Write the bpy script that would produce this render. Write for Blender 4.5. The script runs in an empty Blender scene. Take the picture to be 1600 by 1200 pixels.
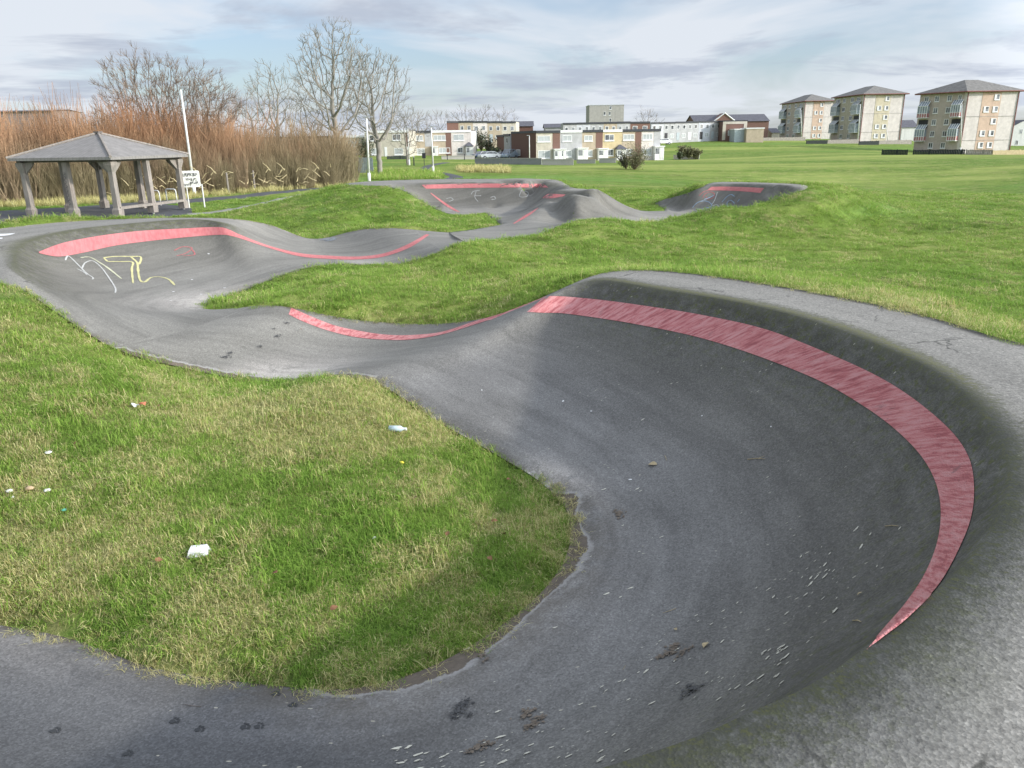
import bpy, bmesh, math, random
import numpy as np
from mathutils import Vector, Matrix
from mathutils.bvhtree import BVHTree
from mathutils.geometry import delaunay_2d_cdt
random.seed(7); rng = np.random.default_rng(7)
R = math.radians
scene = bpy.context.scene
COL = scene.collection

# ------------------------------------------------------------------ camera
F = 1200.0; PITCH = R(17.6); ROLL = R(1.0)
CAM = np.array([0.0, 0.0, 3.0])
_f = np.array([0, math.cos(PITCH), -math.sin(PITCH)])
_u0 = np.array([0, math.sin(PITCH), math.cos(PITCH)])
_x0 = np.array([1.0, 0, 0])
_r = _x0*math.cos(ROLL) - _u0*math.sin(ROLL)
_u = _u0*math.cos(ROLL) + _x0*math.sin(ROLL)
def ray(u, v):
    d = _f + _r*((u-800)/F) - _u*((v-600)/F)
    return d
def P(u, v, z):                       # where the sight line of a photo point meets height z
    d = ray(u, v); t = (z-CAM[2])/d[2]
    p = CAM+d*t
    return (float(p[0]), float(p[1]), float(z))
def PD(u, v, Y):                      # the same at a given distance
    d = ray(u, v); t = Y/d[1]; p = CAM+d*t
    return (float(p[0]), float(p[1]), float(p[2]))
cd = bpy.data.cameras.new('camera'); cam = bpy.data.objects.new('camera', cd); COL.objects.link(cam)
M3 = Matrix(((_r[0], _u[0], -_f[0]), (_r[1], _u[1], -_f[1]), (_r[2], _u[2], -_f[2])))
cam.matrix_world = Matrix.Translation(Vector(CAM)) @ M3.to_4x4()
cd.sensor_width = 36; cd.lens = F/1600*36; cd.clip_end = 3000; cd.clip_start = .05
scene.camera = cam

# ------------------------------------------------------------------ object helpers
def link(o, parent=None):
    COL.objects.link(o)
    if parent is not None: o.parent = parent
    return o
def meshobj(name, V, Fc, mat=None, parent=None, smooth=False, loc=None):
    V = np.asarray(V, float)
    if parent is not None and loc is None:
        pw = parent
        off = np.zeros(3)
        while pw is not None: off += np.array(pw.location); pw = pw.parent
        V = V-off
    elif loc is not None:
        V = V-np.array(loc)
    me = bpy.data.meshes.new(name)
    me.from_pydata(V.tolist(), [], [tuple(int(i) for i in f) for f in Fc]); me.update()
    if mat: me.materials.append(mat)
    if smooth: me.shade_smooth()
    o = bpy.data.objects.new(name, me)
    if loc is not None: o.location = loc
    return link(o, parent)
def tag(o, label=None, cat=None, group=None, kind=None):
    if label: o['label'] = label
    if cat: o['category'] = cat
    if group: o['group'] = group
    if kind: o['kind'] = kind
    return o
def empty(name, loc, label=None, cat=None, group=None):
    o = bpy.data.objects.new(name, None); o.location = loc; o.empty_display_size = .2
    return tag(link(o), label, cat, group)
def copy_tree(o, parent=None):
    c = o.copy(); COL.objects.link(c)
    if parent is not None: c.parent = parent
    for ch in list(o.children): copy_tree(ch, c)
    return c
class MB:
    def __init__(s): s.V = []; s.F = []
    def add(s, V, Fc):
        n = len(s.V); s.V += [tuple(v) for v in V]; s.F += [tuple(i+n for i in f) for f in Fc]; return s
    def hexa(s, b, t):                # bottom quad, top quad
        return s.add(list(b)+list(t), [(3,2,1,0),(4,5,6,7),(0,1,5,4),(1,2,6,5),(2,3,7,6),(3,0,4,7)])
    def box(s, c, sz, rz=0):
        x, y, z = sz[0]/2, sz[1]/2, sz[2]/2; co, si = math.cos(rz), math.sin(rz)
        def q(a, b, d): return (c[0]+a*co-b*si, c[1]+a*si+b*co, c[2]+d)
        return s.hexa([q(-x,-y,-z),q(x,-y,-z),q(x,y,-z),q(-x,y,-z)], [q(-x,-y,z),q(x,-y,z),q(x,y,z),q(-x,y,z)])
    def tube(s, pts, rad, n=8, cap=True):
        pts = [Vector(p) for p in pts]
        if not hasattr(rad, '__len__'): rad = [rad]*len(pts)
        base = len(s.V); up = None
        for i, p in enumerate(pts):
            d = (pts[min(i+1, len(pts)-1)]-pts[max(i-1, 0)])
            if d.length < 1e-9: d = Vector((0,0,1))
            d.normalize()
            if up is None:
                up = Vector((0,0,1)) if abs(d.z) < .9 else Vector((1,0,0))
            a = d.cross(up).normalized(); b = a.cross(d).normalized(); up = b
            for k in range(n):
                t = 2*math.pi*k/n
                s.V.append(tuple(p+(a*math.cos(t)+b*math.sin(t))*rad[i]))
        for i in range(len(pts)-1):
            for k in range(n):
                s.F.append((base+i*n+k, base+i*n+(k+1) % n, base+(i+1)*n+(k+1) % n, base+(i+1)*n+k))
        if cap:
            s.F.append(tuple(base+k for k in range(n))[::-1])
            e = base+(len(pts)-1)*n; s.F.append(tuple(e+k for k in range(n)))
        return s
    def build(s, name, mat, parent=None, smooth=False, loc=None):
        return meshobj(name, s.V, s.F, mat, parent, smooth, loc)

# ------------------------------------------------------------------ materials
def newmat(name):
    m = bpy.data.materials.new(name); m.use_nodes = True
    nt = m.node_tree; b = nt.nodes['Principled BSDF']
    return m, nt, b
def nd(nt, typ, **kw):
    n = nt.nodes.new(typ)
    for k, v in kw.items():
        if k.startswith('i_'):
            n.inputs[k[2:].replace('_', ' ')].default_value = v
        else: setattr(n, k, v)
    return n
def lk(nt, a, b): nt.links.new(a, b)
def wpos(nt):
    return nt.nodes.new('ShaderNodeNewGeometry').outputs['Position']
def noise(nt, vec, scale, detail=4, rough=.55, dist=0.0):
    n = nt.nodes.new('ShaderNodeTexNoise'); n.inputs['Scale'].default_value = scale
    n.inputs['Detail'].default_value = detail; n.inputs['Roughness'].default_value = rough
    n.inputs['Distortion'].default_value = dist
    if vec is not None: lk(nt, vec, n.inputs['Vector'])
    return n.outputs['Fac']
def ramp(nt, fac, stops):
    n = nt.nodes.new('ShaderNodeValToRGB'); cr = n.color_ramp
    while len(cr.elements) > 1: cr.elements.remove(cr.elements[-1])
    cr.elements[0].position = stops[0][0]; c = stops[0][1]; cr.elements[0].color = (*c, 1) if len(c) == 3 else c
    for p, c in stops[1:]:
        e = cr.elements.new(p); e.color = (*c, 1) if len(c) == 3 else c
    lk(nt, fac, n.inputs['Fac']); return n.outputs['Color']
def g3(x): return (x, x, x)
def mix(nt, fac, a, b, mode='MIX'):
    n = nt.nodes.new('ShaderNodeMix'); n.data_type = 'RGBA'; n.blend_type = mode
    for s, v in ((n.inputs[0], fac), (n.inputs[6], a), (n.inputs[7], b)):
        if hasattr(v, 'links') or isinstance(v, bpy.types.NodeSocket): lk(nt, v, s)
        else: s.default_value = v if not isinstance(v, tuple) else ((*v, 1) if len(v) == 3 else v)
    return n.outputs[2]
def math_(nt, op, a, b=0.0, clamp=False):
    n = nt.nodes.new('ShaderNodeMath'); n.operation = op; n.use_clamp = clamp
    for s, v in ((n.inputs[0], a), (n.inputs[1], b)):
        if isinstance(v, bpy.types.NodeSocket): lk(nt, v, s)
        else: s.default_value = v
    return n.outputs[0]
def bump(nt, b, h, strength, dist):
    n = nt.nodes.new('ShaderNodeBump'); n.inputs['Strength'].default_value = strength
    n.inputs['Distance'].default_value = dist; lk(nt, h, n.inputs['Height']); lk(nt, n.outputs[0], b.inputs['Normal'])
def simple(name, col, rough=.7, var=.25, scale=3.0, metal=0.0, obj=False):
    m, nt, b = newmat(name)
    v = nt.nodes.new('ShaderNodeTexCoord').outputs['Object'] if obj else wpos(nt)
    f = noise(nt, v, scale, 5, .65)
    lo = tuple(c*(1-var) for c in col); hi = tuple(min(1, c*(1+var)) for c in col)
    lk(nt, ramp(nt, f, [(.3, lo), (.7, hi)]), b.inputs['Base Color'])
    b.inputs['Roughness'].default_value = rough; b.inputs['Metallic'].default_value = metal
    b.inputs['Specular IOR Level'].default_value = .3
    return m
def voron(nt, vec, scale, feature='F1', rnd=1.0):
    n = nt.nodes.new('ShaderNodeTexVoronoi'); n.feature = feature; n.inputs['Scale'].default_value = scale
    n.inputs['Randomness'].default_value = rnd
    if vec is not None: lk(nt, vec, n.inputs['Vector'])
    return n
def attr(nt, name):
    n = nt.nodes.new('ShaderNodeAttribute'); n.attribute_name = name; return n

# asphalt: attributes  lipd (metres from the berm lip, + down the wall, - on the platform), worn (pale floor), edge
def asphalt_mat():
    m, nt, b = newmat('asphalt')
    p = wpos(nt)
    big = noise(nt, p, .5, 5, .6); mid = noise(nt, p, 3.0, 6, .65); fine = noise(nt, p, 60, 4, .7)
    wall = attr(nt, 'wall').outputs['Fac']; plat = attr(nt, 'plat').outputs['Fac']; worn = attr(nt, 'worn').outputs['Fac']
    near = attr(nt, 'lipn').outputs['Fac']; foremask = attr(nt, 'fore').outputs['Fac']; edge = attr(nt, 'edge').outputs['Fac']
    base = ramp(nt, big, [(.3, (.20, .20, .19)), (.7, (.27, .27, .255))])
    base = mix(nt, math_(nt, 'MULTIPLY', mid, .55), base, (.18, .175, .16))
    # smoother bluish floor
    base = mix(nt, math_(nt, 'MULTIPLY', foremask, .85), base, mix(nt, big, (.155, .158, .162), (.215, .217, .219)))
    foreshade = attr(nt, 'foreshade').outputs['Fac']
    # walls a little browner
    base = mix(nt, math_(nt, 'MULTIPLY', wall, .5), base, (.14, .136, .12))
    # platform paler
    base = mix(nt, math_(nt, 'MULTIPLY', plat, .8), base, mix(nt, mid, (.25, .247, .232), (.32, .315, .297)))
    flo = math_(nt, 'MULTIPLY', foremask, math_(nt, 'SUBTRACT', 1.0, wall, True))
    base = mix(nt, math_(nt, 'MULTIPLY', flo, ramp(nt, noise(nt, p, .7, 4, .6), [(.4, g3(.0)), (.7, g3(.6))])), base, (.27, .272, .275))
    base = mix(nt, math_(nt, 'MULTIPLY', foreshade, .88), base, mix(nt, mid, (.088, .093, .104), (.125, .131, .143)))  # foreground shade put into the asphalt colour
    # pale dusty patches
    wf = math_(nt, 'MULTIPLY', worn, ramp(nt, noise(nt, p, 2.2, 6, .7, .3), [(.30, g3(0)), (.48, g3(1))]))
    base = mix(nt, wf, base, (.46, .44, .42))
    # dark mossy band along the lip
    nb = math_(nt, 'MULTIPLY', near, ramp(nt, noise(nt, p, 5, 6, .7, .4), [(.33, g3(.15)), (.6, g3(1))]))
    base = mix(nt, math_(nt, 'MULTIPLY', nb, .8), base, (.062, .064, .048))
    ms = math_(nt, 'MULTIPLY', math_(nt, 'POWER', near, 1.3), ramp(nt, noise(nt, p, 14, 6, .75, .5), [(.53, g3(0)), (.60, g3(1))]))
    base = mix(nt, math_(nt, 'MULTIPLY', ms, .75), base, (.10, .115, .03))
    # pale green algae stain on platform
    al = math_(nt, 'MULTIPLY', math_(nt, 'MULTIPLY', plat, near), ramp(nt, noise(nt, p, 1.3, 4, .6), [(.45, g3(0)), (.65, g3(1))]))
    base = mix(nt, math_(nt, 'MULTIPLY', al, .6), base, (.20, .21, .12))
    # aggregate
    v1 = voron(nt, p, 95); v2 = voron(nt, p, 38)
    ag = ramp(nt, v1.outputs['Color'], [(.0, g3(.72)), (.55, g3(1.0)), (1, g3(1.35))])
    base = mix(nt, 1.0, base, ag, 'MULTIPLY')
    ag2 = ramp(nt, voron(nt, p, 62).outputs['Color'], [(.0, g3(.42)), (.2, g3(.8)), (.6, g3(1.0)), (.93, g3(1.15)), (1, g3(2.0))])
    base = mix(nt, math_(nt, 'MULTIPLY', plat, .85), base, ag2, 'MULTIPLY')
    fg = ramp(nt, fine, [(.35, g3(.8)), (.65, g3(1.2))]); base = mix(nt, .8, base, fg, 'MULTIPLY')
    # scuffs and tyre lines that run along the track
    tu = attr(nt, 'tu').outputs['Fac']; tv = attr(nt, 'tv').outputs['Fac']; tc_ = nt.nodes.new('ShaderNodeCombineXYZ'); lk(nt, tu, tc_.inputs[0]); lk(nt, tv, tc_.inputs[1])
    def along(sx, sy, det, rough, d_=0.0):
        mq = nt.nodes.new('ShaderNodeMapping'); mq.inputs['Scale'].default_value = (sx, sy, 1); lk(nt, tc_.outputs[0], mq.inputs['Vector']); return noise(nt, mq.outputs[0], 1, det, rough, d_)
    s1 = along(.45, 6, 5, .65, .3); s2 = along(1.6, 45, 4, .6); s3 = along(.25, 1.6, 4, .6, .4)
    nop = math_(nt, 'MULTIPLY', math_(nt, 'SUBTRACT', 1.0, plat, True), .55)
    base = mix(nt, nop, base, ramp(nt, s1, [(.35, g3(.80)), (.5, g3(1)), (.65, g3(1.18))]), 'MULTIPLY')
    base = mix(nt, .65, base, ramp(nt, s3, [(.35, g3(.78)), (.5, g3(1)), (.68, g3(1.2))]), 'MULTIPLY')
    base = mix(nt, ramp(nt, s2, [(.66, g3(0)), (.76, g3(.20))]), base, (.36, .36, .35))
    base = mix(nt, ramp(nt, s2, [(.24, g3(.35)), (.34, g3(0))]), base, (.07, .07, .07))
    cw = nt.nodes.new('ShaderNodeVectorMath'); cw.operation = 'ADD'; lk(nt, p, cw.inputs[0]); nc = nt.nodes.new('ShaderNodeTexNoise'); nc.inputs['Scale'].default_value = 2.5; nc.inputs['Detail'].default_value = 6; lk(nt, p, nc.inputs['Vector']); cm = nt.nodes.new('ShaderNodeVectorMath'); cm.operation = 'SCALE'; cm.inputs['Scale'].default_value = .55; lk(nt, nc.outputs['Color'], cm.inputs[0]); lk(nt, cm.outputs[0], cw.inputs[1])
    ve = voron(nt, cw.outputs[0], .75, 'DISTANCE_TO_EDGE'); ck = math_(nt, 'MULTIPLY', ramp(nt, ve.outputs['Distance'], [(.003, g3(1)), (.011, g3(0))]), ramp(nt, noise(nt, p, .8, 3, .5), [(.50, g3(0)), (.56, g3(1))]))
    base = mix(nt, math_(nt, 'MULTIPLY', ck, math_(nt, 'ADD', math_(nt, 'MULTIPLY', plat, .65), .12)), base, (.04, .04, .035))
    # moss on the rim
    mo = attr(nt, 'moss').outputs['Fac']; mn = math_(nt, 'ADD', math_(nt, 'MULTIPLY', mo, .36), noise(nt, p, 30, 8, .8, .3))
    base = mix(nt, ramp(nt, mn, [(.66, g3(0)), (.78, g3(.75))]), base, (.085, .09, .06))
    base = mix(nt, ramp(nt, mn, [(.80, g3(0)), (.86, g3(.75))]), base, (.135, .14, .05))
    # white flecks stuck on the floor, in clusters
    cl = ramp(nt, noise(nt, p, .9, 3, .5), [(.50, g3(0)), (.66, g3(1))])
    mp = nt.nodes.new('ShaderNodeMapping'); mp.inputs['Scale'].default_value = (11, 26, 11); mp.inputs['Rotation'].default_value = (0, 0, R(25)); lk(nt, p, mp.inputs['Vector'])
    vs = voron(nt, mp.outputs[0], 1.0); nz = noise(nt, p, 45, 3, .6)
    dd = math_(nt, 'ADD', vs.outputs['Distance'], math_(nt, 'MULTIPLY', math_(nt, 'SUBTRACT', nz, .5), .35))
    fl = math_(nt, 'LESS_THAN', dd, .13)
    sep = nt.nodes.new('ShaderNodeSeparateColor'); lk(nt, vs.outputs['Color'], sep.inputs[0])
    fl = math_(nt, 'MULTIPLY', fl, math_(nt, 'LESS_THAN', sep.outputs[0], math_(nt, 'MULTIPLY', cl, .35)))
    fl = math_(nt, 'MULTIPLY', fl, foremask)
    base = mix(nt, math_(nt, 'MULTIPLY', fl, .9), base, (.50, .49, .42))
    # dark stains
    st = ramp(nt, noise(nt, p, 1.7, 7, .75, .6), [(.60, g3(0)), (.70, g3(1))])
    base = mix(nt, math_(nt, 'MULTIPLY', st, .35), base, (.05, .05, .045))
    # earth washed on the very edge
    eg = math_(nt, 'MULTIPLY', edge, ramp(nt, noise(nt, p, 6, 6, .7), [(.4, g3(0)), (.55, g3(1))]))
    base = mix(nt, math_(nt, 'MULTIPLY', eg, .85), base, (.085, .07, .05))
    base = mix(nt, 1.0, base, (.85, .825, .785), 'MULTIPLY')
    mud = attr(nt, 'mud').outputs['Fac']
    mv = math_(nt, 'ADD', mud, math_(nt, 'MULTIPLY', math_(nt, 'SUBTRACT', noise(nt, p, 4.5, 8, .72, .3), .5), 1.0))
    base = mix(nt, ramp(nt, mv, [(.30, g3(0)), (.42, g3(.55)), (.50, g3(.6)), (.56, g3(0))]), base, (.36, .35, .335))
    base = mix(nt, ramp(nt, mv, [(.53, g3(0)), (.56, g3(.95))]), base, mix(nt, noise(nt, p, 18, 6, .75), (.055, .045, .035), (.19, .155, .12)))
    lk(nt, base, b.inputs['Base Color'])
    b.inputs['Roughness'].default_value = .88; b.inputs['Specular IOR Level'].default_value = .35
    hb = math_(nt, 'ADD', v1.outputs['Distance'], math_(nt, 'MULTIPLY', v2.outputs['Distance'], .6))
    hb = math_(nt, 'MULTIPLY', hb, math_(nt, 'ADD', math_(nt, 'MULTIPLY', plat, .25), .35))
    hb = math_(nt, 'ADD', hb, math_(nt, 'MULTIPLY', mid, 1.2))
    bump(nt, b, hb, .32, .007)
    return m
ASPHALT = asphalt_mat()

def paint_mat(k=1.0, name='red_paint'):
    m, nt, b = newmat(name)
    p = wpos(nt)
    n1 = noise(nt, p, 1.2, 5, .6); n2 = noise(nt, p, 40, 5, .7)
    al = attr(nt, 'along'); ac = attr(nt, 'across')
    cv = nt.nodes.new('ShaderNodeCombineXYZ'); lk(nt, al.outputs['Fac'], cv.inputs[0]); lk(nt, ac.outputs['Fac'], cv.inputs[1])
    mp = nt.nodes.new('ShaderNodeMapping'); mp.inputs['Scale'].default_value = (15, 1.3, 1); lk(nt, cv.outputs[0], mp.inputs['Vector'])
    streak = noise(nt, mp.outputs[0], 1.0, 6, .7, .25)
    base = ramp(nt, n1, [(.3, (.50, .135, .14)), (.7, (.60, .215, .21))])
    base = mix(nt, ramp(nt, streak, [(.43, g3(0)), (.60, g3(.72*k))]), base, (.70, .38, .37))
    base = mix(nt, ramp(nt, streak, [(.35, g3(.75*k)), (.48, g3(0))]), base, (.29, .09, .10))
    base = mix(nt, ramp(nt, n2, [(.62, g3(0)), (.72, g3(.5))]), base, (.62, .48, .46))
    base = mix(nt, ramp(nt, n2, [(.30, g3(.8)), (.38, g3(0))]), base, (.12, .09, .09))
    wr = noise(nt, p, 3.2, 8, .75, .3); base = mix(nt, ramp(nt, wr, [(.60, g3(0)), (.70, g3(.55*k))]), base, (.17, .13, .13))
    base = mix(nt, 1.0, base, (.90, .88, .88), 'MULTIPLY')
    lk(nt, base, b.inputs['Base Color']); b.inputs['Roughness'].default_value = .85
    b.inputs['Specular IOR Level'].default_value = .3
    bump(nt, b, math_(nt, 'ADD', n2, voron(nt, p, 95).outputs['Distance']), .5, .008)
    return m
PAINT = paint_mat(); PAINTF = paint_mat(.3, 'red_paint_fresh')
CHALK = simple('chalk_white', (.42, .42, .40), .95, .3, 30)
CHALKY = simple('chalk_yellow', (.50, .47, .24), .95, .25, 30)
CHALKR = simple('chalk_red', (.36, .12, .12), .95, .35, 30)
CHALKB = simple('chalk_blue', (.24, .33, .42), .95, .3, 30)
WHITEP = simple('white_paint', (.72, .72, .70), .6, .08, 8)

# ------------------------------------------------------------------ the track as a loft
def W(x, y, z): return (x, y, z)
# (L, R, A, B, exponent, worn)  L = left-hand edge when riding, R = right-hand edge; B lip of right-hand bank, A lip of left-hand bank
ST = [
 (W(-9.5,4.6,.45), W(-9.5,1.3,.9), None, W(-9.5,2.0,.9), 1.8, 0),
 (W(-6.5,4.4,.25), W(-6.5,1.0,.8), None, W(-6.5,2.0,.8), 1.8, 0),
 (P(0,975,.10), W(-3.6,.3,.9), None, W(-3.5,1.7,.8), 1.8, .3),
 (P(230,1043,.06), W(-2.4,-1.0,1.2), None, W(-2.2,1.50,1.1), 2.2, .1),
 (P(420,1070,.04), W(-1.0,-1.9,1.4), None, W(-1.0,1.32,1.33), 2.5, .1),
 (P(560,1076,.03), W(.4,-2.4,1.42), None, P(1000,1182,1.40), 2.7, .2),
 (P(690,1035,.02), W(1.8,-2.2,1.43), None, P(1150,1122,1.41), 2.8, .2),
 (P(800,965,.02), W(3.2,-1.2,1.43), None, P(1281,1062,1.42), 2.8, .2),
 (P(860,910,.02), W(4.3,.3,1.43), None, P(1412,965,1.42), 2.8, .2),
 (P(890,855,.02), W(4.9,1.8,1.43), None, P(1525,867,1.43), 2.8, .1),
 (P(890,815,.02), W(5.1,3.0,1.42), None, P(1574,780,1.44), 2.8, .1),
 (P(880,785,.02), W(4.9,4.3,1.41), None, P(1576,712,1.43), 2.8, .3),
 (P(858,765,.03), W(4.7,5.2,1.40), None, P(1544,655,1.42), 2.8, .6),
 (P(830,742,.03), P(1600,539,1.38), None, P(1476,587,1.41), 2.8, .8),
 (P(795,722,.04), P(1510,512,1.36), None, P(1375,540,1.38), 2.8, .3),
 (P(758,700,.05), P(1420,486,1.34), None, P(1285,506,1.35), 2.8, 0),
 (P(722,680,.07), P(1300,462,1.32), None, P(1195,481,1.33), 2.8, 0),
 (P(690,662,.10), P(1180,441,1.29), None, P(1100,463,1.29), 2.7, 0),
 (P(655,640,.16), P(1060,425,1.25), None, P(1010,449,1.24), 2.6, 0),
 (P(620,615,.25), P(950,422,1.20), None, P(925,436,1.17), 2.4, 0),
 (P(582,596,.33), P(862,458,1.00), None, P(850,466,.98), 1.9, 0),
 (P(545,588,.36), P(790,490,.66), None, P(780,493,.66), 1.5, 0),
 (P(500,589,.22), P(725,503,.42), None, None, 1.2, .2),
 (P(450,596,.08), P(650,507,.28), None, None, 1.2, .9),
 (P(380,594,.06), P(580,502,.28), None, None, 1.2, .8),
 (P(310,580,.16), P(510,494,.42), None, None, 1.2, .0),
 (P(245,565,.32), P(440,474,.64), None, None, 1.2, 0),
 (P(180,550,.50), P(395,478,.56), None, None, 1.2, 0),
 (P(125,512,.74), P(360,482,.46), P(125+14,508,.72), None, 1.5, 0),
 (P(70,478,.98), P(335,484,.38), P(70+22,468,.98), None, 2.0, .1),
 (P(10,443,1.18), P(322,482,.34), P(30,425,1.18), None, 2.4, .5),
 (W(-9.6,11.3,1.25), P(322,478,.32), P(25,395,1.24), None, 2.8, .9),
 (W(-12.2,13.0,1.27), P(328,473,.31), P(39,379,1.27), None, 3.0, .9),
 (W(-12.2,15.6,1.27), P(338,468,.30), P(84,365,1.29), None, 3.0, .6),
 (P(60,350,1.27), P(352,463,.29), P(150,355,1.30), None, 3.0, .4),
 (P(170,343,1.28), P(372,456,.28), P(235,347,1.30), None, 3.0, .2),
 (P(270,340,1.28), P(392,449,.28), P(312,342.5,1.29), None, 2.9, .1),
 (P(352,341,1.24), P(415,441,.30), P(352,350,1.20), None, 2.5, 0),
 (P(398,346,1.02), P(435,433,.34), P(385,360,.98), None, 2.0, 0),
 (P(432,354,.72), P(460,423,.38), P(428,372,.62), None, 1.6, 0),
 (P(462,367,.42), P(490,416,.36), None, None, 1.3, 0),
 (P(488,374,.26), P(530,412,.26), None, None, 1.2, .2),
 (P(515,371,.28), P(575,414,.20), None, None, 1.2, .5),
 (P(545,362,.45), P(615,415,.20), None, None, 1.2, .2),
 (P(585,356,.60), P(650,408,.30), None, None, 1.2, 0),
 (P(630,357,.62), P(680,396,.50), None, None, 1.2, 0),
 (P(668,361,.55), P(704,385,.62), None, None, 1.2, 0),
 (P(700,363,.48), P(725,377,.62), None, None, 1.2, 0),
]
NCROSS = (7, 44, 9)
def cr(p0, p1, p2, p3, t):
    return .5*((2*p1)+(-p0+p2)*t+(2*p0-5*p1+4*p2-p3)*t*t+(-p0+3*p1-3*p2+p3)*t**3)
def stationary():
    K = []
    for (L, Rr, A, B, e, w) in ST:
        L = np.array(L); Rr = np.array(Rr)
        A = np.array(A) if A is not None else L+(Rr-L)*.05
        B = np.array(B) if B is not None else L+(Rr-L)*.95
        K.append(np.concatenate([L, A, B, Rr, [e, w, 1.0]]))
    return np.array(K)
K = stationary()
rows = []; par = []
for i in range(len(K)-1):
    p0 = K[max(i-1, 0)]; p1 = K[i]; p2 = K[i+1]; p3 = K[min(i+2, len(K)-1)]
    gap = max(np.linalg.norm(p1[6:9]-p2[6:9]), np.linalg.norm(p1[0:3]-p2[0:3]), np.linalg.norm(p1[9:12]-p2[9:12]))
    n = max(3, int(gap/.13))
    for j in range(n):
        rows.append(cr(p0, p1, p2, p3, j/n)); par.append(i+j/n)
rows.append(K[-1]); par.append(len(K)-1)
rows = np.array(rows); NR = len(rows)
tt = []
for a in range(NCROSS[0]): tt.append((0, a/NCROSS[0]))
for a in range(NCROSS[1]): tt.append((1, a/NCROSS[1]))
for a in range(NCROSS[2]+1): tt.append((2, a/NCROSS[2]))
NC = len(tt)
def sst(x): x = np.clip(x, 0, 1); return x*x*(3-2*x)
TV = np.zeros((NR, NC, 3)); AT = {k: np.zeros((NR, NC)) for k in ('wall', 'plat', 'worn', 'lipn', 'fore', 'edge', 'mud', 'foreshade', 'tu', 'tv', 'moss')}
for i, r_ in enumerate(rows):
    L, A, B, Rr, e, w = r_[0:3], r_[3:6], r_[6:9], r_[9:12], r_[12], r_[13]
    width = np.linalg.norm((B-A)[:2])
    hgt = abs(B[2]-A[2])
    for j, (sct, t) in enumerate(tt):
        if sct == 0:
            p = L+(A-L)*t
        elif sct == 2:
            p = B+(Rr-B)*t
        else:
            p = A+(B-A)*t
            s = t if B[2] > A[2] else 1-t
            s2 = s
            zl, zh = min(A[2], B[2]), max(A[2], B[2])
            q = .12*s2+.88*s2**e if e > 1.3 else s2
            k_ = min(1, max(0, (e-1.2)/.6))
            q = (1-k_)*s2+k_*q
            p[2] = zl+(zh-zl)*q
            p[2] -= .10*(1-k_)*math.sin(math.pi*t)*.6      # dished rollers
        TV[i, j] = p
    bank = sst((e-1.8)/.8)*sst(hgt/.6)
    right = B[2] > A[2]
    for j, (sct, t) in enumerate(tt):
        if right:
            dl = (1-t)*width if sct == 1 else (-t*np.linalg.norm((Rr-B)[:2]) if sct == 2 else width)
        else:
            dl = t*width if sct == 1 else (-(1-t)*np.linalg.norm((A-L)[:2]) if sct == 0 else width)
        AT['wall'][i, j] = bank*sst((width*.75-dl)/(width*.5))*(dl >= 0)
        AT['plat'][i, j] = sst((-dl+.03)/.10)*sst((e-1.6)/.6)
        AT['lipn'][i, j] = bank*(math.exp(-(dl/.62)**2) if dl > 0 else math.exp(-(dl/.11)**2))
        de = min(np.linalg.norm(TV[i, j][:2]-L[:2]), np.linalg.norm(TV[i, j][:2]-Rr[:2]))
        dL = np.linalg.norm(TV[i, j][:2]-(L if right else Rr)[:2])
        AT['edge'][i, j] = math.exp(-de/(.09+.16*sst((par[i]-3)/2)*sst((13-par[i])/2)*(dL < de+.01)))
        AT['worn'][i, j] = min(1, 1.4*w*math.exp(-(dL/(.42 if par[i] < 15 else .9))**2))
        AT['mud'][i, j] = math.exp(-(dL/(.15+.06*math.sin(par[i]*2.3)))**2)*sst((par[i]-4.0)/1.0)*sst((12.3-par[i])/1.2)+(math.exp(-(dL/.16)**2)*.8 if 20 < par[i] < 30 else 0)
        AT['tu'][i, j] = par[i]; AT['tv'][i, j] = dL; AT['moss'][i, j] = bank*math.exp(-((dl+.10)/.20)**2)
        AT['foreshade'][i, j] = sst((6.4-par[i])/2.6)  # mask for the shade painted on the foreground run
        AT['fore'][i, j] = sst((21.5-par[i])/3)*(1-AT['plat'][i, j])
# relax along the run so that the stations do not show as creases
for k in range(14):
    TV[1:-1, :, :] = TV[1:-1]*.5+.25*(TV[:-2]+TV[2:])
def grid_faces(nr, nc):
    a = np.arange(nr*nc).reshape(nr, nc)
    return np.stack([a[:-1, :-1], a[:-1, 1:], a[1:, 1:], a[1:, :-1]], -1).reshape(-1, 4)
GF = grid_faces(NR, NC)[:, ::-1]
def fastmesh(name, V, Fq, mat, attrs=None, smooth=True, kids=None):
    me = bpy.data.meshes.new(name)
    V = np.asarray(V, np.float32); Fq = np.asarray(Fq, np.int32)
    me.vertices.add(len(V)); me.vertices.foreach_set('co', V.ravel())
    nf, k = Fq.shape
    me.loops.add(nf*k); me.loops.foreach_set('vertex_index', Fq.ravel())
    me.polygons.add(nf); me.polygons.foreach_set('loop_start', np.arange(nf, dtype=np.int32)*k)
    me.polygons.foreach_set('loop_total', np.full(nf, k, np.int32))
    me.update(calc_edges=True); me.validate()
    for nm, a in (attrs or {}).items():
        at = me.attributes.new(nm, 'FLOAT', 'POINT'); at.data.foreach_set('value', np.asarray(a, np.float32).ravel())
    if mat: me.materials.append(mat)
    if smooth: me.shade_smooth()
    o = bpy.data.objects.new(name, me); return o
Vt = TV.reshape(-1, 3)
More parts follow.
